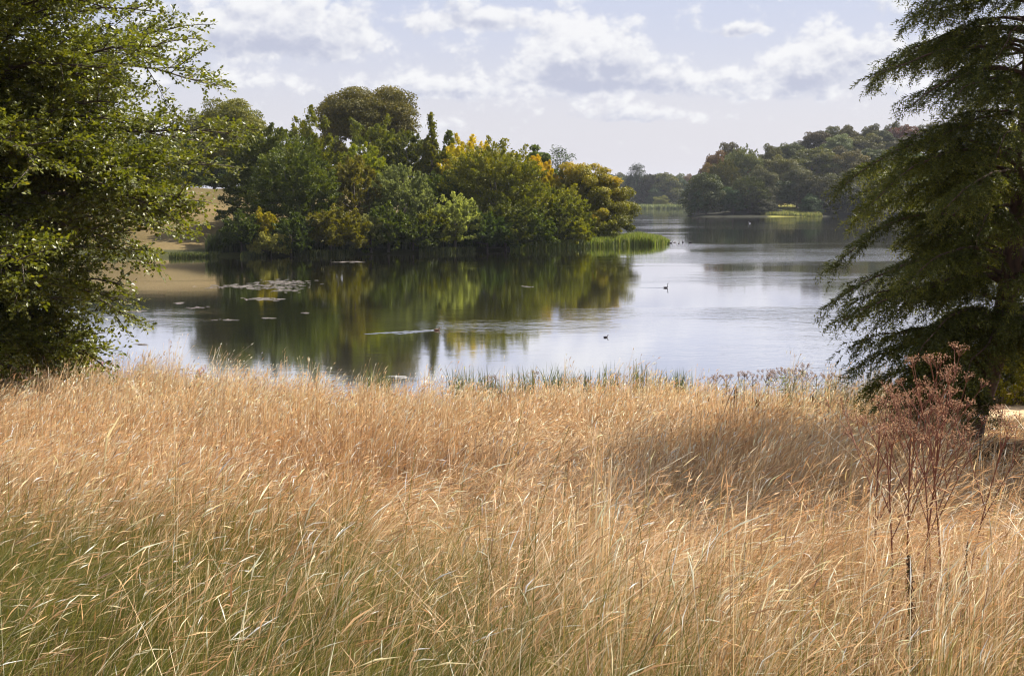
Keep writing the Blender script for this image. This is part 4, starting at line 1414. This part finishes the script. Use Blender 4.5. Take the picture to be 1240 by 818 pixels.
def umbel_weed(px, Yd, top, seed, label, group, spread=1.0):
    """dead hogweed-like weed: a ribbed stem that forks, each fork ending in a flat umbel"""
    r = np.random.default_rng(seed)
    pt = px_at(px, top, Yd)
    z0 = float(height(pt[0], Yd))
    H = pt[2] - z0
    root = empty('umbel_weed', (pt[0], Yd, z0), label, 'weed', group)
    st, sd = MB(), MB()
    lean = np.array([r.normal(0, .05), r.normal(0, .05), 0])
    main = curve(np.zeros(3), np.array([0, 0, 1.0]) + lean, H * .97, lean, 9)
    st.tube(main, np.linspace(.0075, .003, 9), 6)
    ends = [(main[-1], np.array([0, 0, 1.0]), 1.0)]
    nb = r.integers(4, 7)
    for i in range(nb):
        u = .50 + .44 * (i + r.random() * .7) / nb
        p = np.array([np.interp(u, np.linspace(0, 1, 9), main[:, c]) for c in range(3)])
        a = i * 2.4 + r.uniform(-.5, .5)
        d = unit(np.array([math.cos(a) * .42 * spread, math.sin(a) * .42 * spread, r.uniform(.75, 1.1)]))
        L = H * (1.0 - u) * r.uniform(.7, 1.0) + .12
        b = curve(p, d, L, np.array([0, 0, .12]))
        st.tube(b, np.linspace(.004, .0018, 7), 5)
        ends.append((b[-1], d, r.uniform(.6, 1.0)))
        for q in range(2):
            v = r.uniform(.45, .85)
            p2 = np.array([np.interp(v, np.linspace(0, 1, 7), b[:, c]) for c in range(3)])
            a2 = r.uniform(0, 6.28)
            d2 = unit(d + np.array([math.cos(a2) * .7, math.sin(a2) * .7, .3]))
            b2 = curve(p2, d2, L * .38, np.array([0, 0, .1]))
            st.tube(b2, np.linspace(.003, .0016, 7), 4)
            ends.append((b2[-1], d2, r.uniform(.4, .7)))
    for (e, d, s) in ends:
        sd = MB()
        nr = int(5 + 5 * s)
        for k in range(nr):
            a = k * 2.399
            q = math.sqrt((k + .5) / nr)
            dr = unit(d * .9 + np.array([math.cos(a), math.sin(a), 0]) * q * .85)
            L = (.045 + .035 * r.random()) * (.5 + .6 * s)
            ray = curve(e, dr, L, np.array([0, 0, .08]), 3)
            st.tube(ray, .0013, 3)
            m = 6
            off = rand_dirs(m, r)
            sd.cards(ray[-1] + off * .010 * r.uniform(.4, 1.3, m)[:, None], off, rand_dirs(m, r), r.uniform(.007, .013, m), r.uniform(.005, .009, m), tint=np.clip(r.normal(.5, .2, m), 0, 1))
        sd.build('seed_head', RED_SEED, root)
    # a few shrivelled leaves along the stem
    for k in range(7):
        sd = MB()
        u = r.uniform(.1, .8)
        p = np.array([np.interp(u, np.linspace(0, 1, 9), main[:, c]) for c in range(3)])
        a = r.uniform(0, 6.28)
        m = 7
        d = np.array([math.cos(a), math.sin(a), -.25])
        s = np.linspace(.1, 1, m)[:, None]
        sd.cards(p + d * s * .07 + r.normal(size=(m, 3)) * .003, unit(d + r.normal(size=(m, 3)) * .4), rand_dirs(m, r), .034, .012, tint=np.clip(r.normal(.35, .15, m), 0, 1))
        sd.build('dry_leaf', RED_SEED, root)
    st.build('stem', RED_STEM, root, True)


UG = 'dead red umbel weeds in front of the conifer'
for i, (px, Yd, top, lab, sp) in enumerate([
    (1104, 8.67, 484, 'tallest dead red-stemmed weed, in the middle of the clump before the conifer', 1.0),
    (1122, 9.01, 448, 'dead red weed whose umbels reach highest against the dark conifer', .9),
    (1062, 8.84, 506, 'leftmost dead red weed of the clump, leaning out over the dry grass', 1.2),
    (1090, 8.16, 519, 'dead red weed with the thick purple-red stem near the front of the clump', 1.0),
    (1150, 8.92, 502, 'dead red weed right of the tallest one', 1.1),
    (1172, 9.27, 514, 'rightmost dead red weed of the clump beside the path', 1.1),
    (1136, 8.42, 534, 'shorter dead red weed low on the right of the clump', 1.2)]):
    umbel_weed(px, Yd, top, 300 + i, lab, UG, sp)


def dock(px, Yd, top, seed, label, group, sc=1.0, mats=None, leaves=False):
    """dock: a brown stem with a dense spike of seeds"""
    r = np.random.default_rng(seed)
    pt = px_at(px, top, Yd)
    z0 = float(height(pt[0], Yd))
    H = pt[2] - z0
    root = empty('dock_plant', (pt[0], Yd, z0), label, 'weed', group)
    st, sd = MB(), MB()
    lean = np.array([r.normal(0, .05), r.normal(0, .03), 0])
    main = curve(np.zeros(3), np.array([0, 0, 1.0]), H, lean, 8)
    st.tube(main, np.linspace(.007, .003, 8) * sc, 5)
    kk = np.linspace(0, 1, 8)
    for k in range(34):
        u = .40 + .60 * k / 34 + r.uniform(-.01, .01)
        p = np.array([np.interp(u, kk, main[:, c]) for c in range(3)])
        m = 26
        off = rand_dirs(m, r) * np.array([1, 1, .7])
        sd.cards(p + off * .024 * sc * (1.25 - 1.05 * u ** 2) * (.55 + .45 * math.sin(k * 2.3) ** 2) * r.uniform(.3, 1.2, m)[:, None], off + np.array([0, 0, .4]), rand_dirs(m, r), r.uniform(.007, .013, m) * sc, r.uniform(.005, .009, m) * sc,
                 tint=np.clip(r.normal(.45, .2, m), 0, 1))
    st.build('stem', DOCK_STEM, root, True)
    sd.build('seed_spike', DOCK_SEED, root)
    if leaves:
        for k in range(9):
            lf = MB()
            u = r.uniform(.15, .62)
            p = np.array([np.interp(u, kk, main[:, c]) for c in range(3)])
            a = r.uniform(0, 6.28)
            lf.cards(p[None], np.array([[math.cos(a), math.sin(a), .35]]), np.array([[0, 0, 1.0]]), .075, .024, .1, tint=np.array([r.random()]))
            lf.build('leaf', WEED_LEAF, root)


dock(1108, 6.8, 672, 401, 'dark brown dock spike standing alone in the grass below the red weeds', None, leaves=True)
dock(1146, 7.3, 690, 402, 'thinner dark dock spike right of the lone dark one, below the red weeds', None, .75, leaves=True)
dock(1168, 7.7, 655, 403, 'slender brown dock spike furthest right below the red weeds', None, .6)
dock(900, 8.4, 655, 404, 'small dark dock tuft in the dry grass left of the red weeds', None, .7, leaves=True)
dock(777, 7.8, 690, 405, 'little green-leaved dock spike in the grass at the middle foreground', None, .6, leaves=True)
DG = 'dark docks in the sunlit grass before the far shore weeds'
for i, (px, top) in enumerate([(874, 473), (889, 470), (884, 484), (852, 478), (920, 484), (845, 492), (968, 482), (982, 478)]):
    dock(px, 34.5 + .5 * math.sin(i * 3), top, 420 + i, 'brown dock spike among the sunlit grass left of the conifer near the shore', DG, 3.0)


def thistle(px, Yd, top, seed, label, group, fresh=False):
    r = np.random.default_rng(seed)
    pt = px_at(px, top, Yd)
    z0 = float(height(pt[0], Yd))
    H = pt[2] - z0
    root = empty('thistle', (pt[0], Yd, z0), label, 'weed', group)
    st, sd, lf = MB(), MB(), MB()
    main = curve(np.zeros(3), np.array([r.normal(0, .06), r.normal(0, .06), 1.0]), H, np.zeros(3), 6)
    st.tube(main, np.linspace(.012, .006, 6), 5)
    ends = [main[-1]]
    for k in range(6):
        u = r.uniform(.5, .92)
        p = np.array([np.interp(u, np.linspace(0, 1, 6), main[:, c]) for c in range(3)])
        a = k * 1.3 + r.random()
        b = curve(p, unit(np.array([math.cos(a) * .7, math.sin(a) * .7, .8])), H * (1 - u) * .8 + .10, np.array([0, 0, .1]), 5)
        st.tube(b, np.linspace(.006, .004, 5), 4)
        ends.append(b[-1])
    for e in ends:
        sd = MB()
        m = 30
        off = rand_dirs(m, r)
        sd.cards(e + off * .02, off, rand_dirs(m, r), r.uniform(.02, .045, m), .018, tint=np.clip(r.normal(.5, .25, m), 0, 1))
        sd.build('seed_head', PALE_SEED, root)
    m = 40 if fresh else 24
    u = r.uniform(.2, .85, m)
    p = np.stack([np.interp(u, np.linspace(0, 1, 6), main[:, c]) for c in range(3)], 1)
    a = r.uniform(0, 6.28, m)
    lf.cards(p, np.stack([np.cos(a), np.sin(a), r.uniform(-.2, .5, m)], 1), unit(np.array([0, 0, 1.0]) + r.normal(size=(m, 3)) * .4), r.uniform(.10, .22, m), r.uniform(.03, .06, m), .1,
             tint=r.random(m) * (1 if fresh else .7))
    st.build('stem', DOCK_STEM, root, True)
    lf.build('foliage', WEED_LEAF, root)


TG = 'thistles along the near shore'
for i, (px, top) in enumerate([(857, 458), (866, 456), (880, 455), (896, 453), (902, 453), (912, 456), (926, 448), (938, 452), (948, 446), (952, 450), (962, 455), (972, 442), (978, 452), (990, 455), (1002, 454),
                               (1012, 455), (596, 458), (642, 452), (700, 460), (745, 452), (932, 455), (958, 448)]):
    fresh = px in (948, 952, 958)
    thistle(px, 41.6 + .9 * math.sin(i * 2.7), top, 460 + i,
            'green leafy thistle in the middle of the seeding thistles by the shore' if fresh else
            ('brown seeding thistle on the shore left of the conifer' if px > 840 else 'lone thin thistle among the shoreline rushes'),
            ('fresh thistles by the shore' if fresh else TG if px > 840 else 'lone thistles among the rushes'), fresh)

# willowherb flowers at the left shore
PINK = foliage_mat('pink_flower', [(0, (.30, .12, .22)), (1, (.55, .28, .42))], trans=.3)
for i, (px, top, lab) in enumerate([(106, 437, 'pink willowherb at the left shore below the branch tips'), (245, 445, 'pale pink willowherb at the shore right of the leafy tree')]):
    r = np.random.default_rng(600 + i)
    Yd = 44.5
    pt = px_at(px, top, Yd)
    z0 = float(height(pt[0], Yd))
    H = pt[2] - z0
    root = empty('willowherb', (pt[0], Yd, z0), lab, 'flower')
    st, fl, lf = MB(), MB(), MB()
    for k in range(5):
        a = r.uniform(0, 6.28)
        m_ = curve(np.array([r.normal(0, .15), r.normal(0, .15), 0]), unit(np.array([math.cos(a) * .12, math.sin(a) * .12, 1])), H * r.uniform(.75, 1), np.zeros(3), 5)
        st.tube(m_, .007, 4)
        fl = MB()
        m = 16
        fl.cards(m_[-1] + r.normal(size=(m, 3)) * .028, rand_dirs(m, r), rand_dirs(m, r), .05, .04, tint=r.random(m))
        fl.build('flower', PINK, root)
        m = 24
        u = r.uniform(.2, .9, m)
        p = np.stack([np.interp(u, np.linspace(0, 1, 5), m_[:, c]) for c in range(3)], 1)
        lf.cards(p, rand_dirs(m, r), rand_dirs(m, r), .12, .03, tint=r.random(m))
    st.build('stem', DOCK_STEM, root)
    lf.build('foliage', WEED_LEAF, root)


# ------------------------------------------------------------------ on the water
def bird(px, py, length, label, name, cat, cols, neck=.5, rz=0.0, group=None):
    """swimming bird: one continuous body from tail to bill tip"""
    p = px_water(px, py)
    root = empty(name, (p[0], p[1], 0), label, cat, group, rz)
    L = length
    nk = neck * L
    # spine (x forward, z up), radius
    sp = [(-.52, .16, .010), (-.44, .14, .055), (-.30, .09, .13), (-.08, .07, .185), (.14, .08, .185), (.30, .11, .14), (.37, .17, .095)]
    sp = [(x * L, z * L, rr * L) for x, z, rr in sp]
    sp += [(.40 * L, .17 * L + nk * .35, .052 * L), (.41 * L, .17 * L + nk * .75, .046 * L), (.44 * L, .17 * L + nk * 1.0, .070 * L), (.50 * L, .18 * L + nk * 1.06, .072 * L),
           (.565 * L, .17 * L + nk * 1.02, .040 * L), (.62 * L, .155 * L + nk * 1.0, .022 * L), (.70 * L, .14 * L + nk * .98, .008 * L)]
    pts = np.array([(x, 0, z) for x, z, _ in sp])
    mb = MB()
    mb.tube(pts, [q[2] for q in sp], 10)
    b = mb.build('body', plain_mat(name + '_plumage', cols[0], cols[1], 9, .6), root, True)
    # folded wings and bill as parts
    for s in (-1, 1):
        wg = MB()
        k = np.linspace(0, 1, 6)
        wg.tube(np.stack([(.22 - .66 * k) * L, s * (.155 - .09 * k) * L, (.16 + .03 * np.sin(k * 3)) * L], 1), np.array([.03, .07, .075, .06, .035, .006]) * L, 7)
        wg.build('wing', plain_mat(name + '_wing', cols[1], cols[2], 12, .7), root, True)
    return root


BROWN = ((.10, .07, .05), (.17, .12, .08), (.07, .05, .035))
DARKB = ((.035, .030, .032), (.075, .06, .06), (.03, .028, .03))
GREY = ((.22, .20, .20), (.36, .33, .33), (.10, .09, .09))
bird(806, 348.5, .34, 'dark long-necked grebe swimming on the open silver water', 'grebe', 'bird', DARKB, .75, 0.0)
bird(733.5, 408.5, .24, 'small dark duck on the rippled water below the reflection edge', 'duck', 'bird', DARKB, .28, 0.4)
bird(529, 400, .30, 'brown duck swimming right ahead of a long bright wake', 'duck', 'bird', ((.16, .08, .05), (.30, .16, .09), (.12, .08, .05)), .30, 0.05)
for i, (px, py, lab) in enumerate([(812, 294.6, 'nearest the reeds of the tiny far ducks beyond the reed tip'), (817, 293.8, 'second tiny far duck out from the reed tip'), (822, 294.8, 'third tiny far duck out from the reed tip'),
                                   (827, 293.6, 'fourth tiny far duck out from the reed tip'), (836, 294.2, 'tiny dark duck swimming apart from the row off the reed tip')]):
    bird(px, py, .55, lab, 'duck', 'bird', DARKB if i != 1 else GREY, .35, .6 * i, 'tiny ducks off the reed tip')
bird(908, 270.5, .5, 'tiny white swan on the far water below the hill', 'swan', 'bird', ((.75, .75, .74), (.82, .82, .81), (.8, .8, .8)), .6, 3.0)

# wake of the brown duck and of the grebe: low ripple crests on the surface


def ripple(name, a, b, wid, hgt):
    a, b = np.array(a, float), np.array(b, float)
    k = np.linspace(0, 1, 60)
    c = a + (b - a) * k[:, None]
    d = unit(b - a)
    s = np.array([-d[1], d[0], 0])
    q = np.linspace(-1, 1, 9)
    prof = .5 * (1 + np.cos(q * math.pi))
    w_ = wid * (.35 + 1.2 * k) * (1 + .12 * np.sin(k * 31))
    fade = np.minimum(1, (1 - k) * 2.5) * (.8 + .3 * np.sin(k * 47 + 1))
    V = c[:, None] + s[None, None] * (q[None] * w_[:, None])[..., None] + np.array([0, 0, 1.0]) * (.004 + hgt * prof[None] * fade[:, None])[..., None]
    ii = np.arange(60 * 9).reshape(60, 9)
    Fq = np.stack([ii[:-1, :-1], ii[1:, :-1], ii[1:, 1:], ii[:-1, 1:]], -1).reshape(-1, 4)
    o = make_obj(name, V.reshape(-1, 3), [Fq], wm, smooth=True)
    o['kind'] = 'structure'


p = px_water(527, 399.5)
pa, pb = px_water(438, 404.5), px_water(475, 405)
ripple('wake', (p[0], p[1], 0), (pa[0], pa[1], 0), .10, .035)
ripple('wake', (p[0] - .1, p[1] - .2, 0), (pb[0], pb[1], 0), .08, .025)
p = px_water(803, 348.3)
pa = px_water(775, 348.0)
ripple('wake', (p[0], p[1], 0), (pa[0], pa[1], 0), .25, .02)

# floating weed on the left water
r = np.random.default_rng(81)
pad = MB()
PATCH = [(282, 346, 22, 1.6, 60), (345, 342, 34, 2.6, 190), (305, 347, 20, 2.2, 90), (335, 348, 28, 3.5, 150), (318, 362, 20, 1.5, 150), (258, 348, 14, 1.2, 40), (345, 352, 18, 2.0, 60),
         (155, 368, 10, .7, 30), (218, 367, 7, .8, 30), (172, 417, 6, .8, 26), (275, 387, 14, .8, 26), (322, 385, 10, .6, 18), (368, 379, 4, .6, 12), (425, 317, 18, .7, 60), (165, 377, 16, .8, 30),
         (640, 347, 6, .5, 16), (240, 372, 14, .8, 24), (160, 388, 10, .8, 16)]
for (px, py, sx_, sy_, k) in PATCH:
    for _ in range(int(k * .42) + 2):
        q = px_water(px + r.normal(0, sx_ * .5), py + r.normal(0, sy_ * .6))
        m = 8
        a = np.linspace(0, 6.28, m, endpoint=False)
        rr = r.uniform(.04, .16) * (1 + .25 * r.normal(size=m)) * (q[1] / 100)
        v = np.stack([q[0] + np.cos(a) * rr * 1.7, q[1] + np.sin(a) * rr, np.full(m, r.uniform(.006, .016))], 1)
        v = np.concatenate([v, [[q[0], q[1], .03]]])
        f = np.array([(i, (i + 1) % m, m) for i in range(m)])
        pad.add(v, f, tint=r.random())
pm = foliage_mat('floating_weed', [(0, (.055, .045, .028)), (.5, (.11, .088, .065)), (1, (.20, .17, .145))], trans=.05, rough=.45, spec=.5)
tag(pad.build('floating_weed', pm), 'scattered pale floating weed on the brown water at the left', 'water weed', None, 'stuff')

# pale slab lying in the shallows by the rushes
q = px_water(479, 456.5)
mb = MB()
a = np.linspace(0, 6.28, 14, endpoint=False)
rr = 1 + .12 * np.sin(a * 3 + 1) + .08 * np.cos(a * 5)
for k in range(1):
    low = np.stack([np.cos(a) * .36 * rr, np.sin(a) * .22 * rr, np.full(14, -.08)], 1)
    mid_ = low * np.array([1, 1, 0]) + np.array([0, 0, .03])
    top_ = low * np.array([.86, .82, 0]) + np.array([0, 0, .065])
    ctr = np.array([[0, 0, .07]])
    v = np.concatenate([low, mid_, top_, ctr])
    f = [np.array([(i, (i + 1) % 14, 14 + (i + 1) % 14, 14 + i) for i in range(14)]), np.array([(14 + i, 14 + (i + 1) % 14, 28 + (i + 1) % 14, 28 + i) for i in range(14)]),
         np.array([(28 + i, 28 + (i + 1) % 14, 42) for i in range(14)])]
    mb.add(v, f)
so = mb.build('flat_stone', plain_mat('pale_stone', (.10, .098, .095), (.17, .165, .16), 9, .7), None, True)
so.location = (q[0], q[1], -.025)
tag(so, 'pale flat stone lying in the shallows beside the leftmost rushes', 'stone')
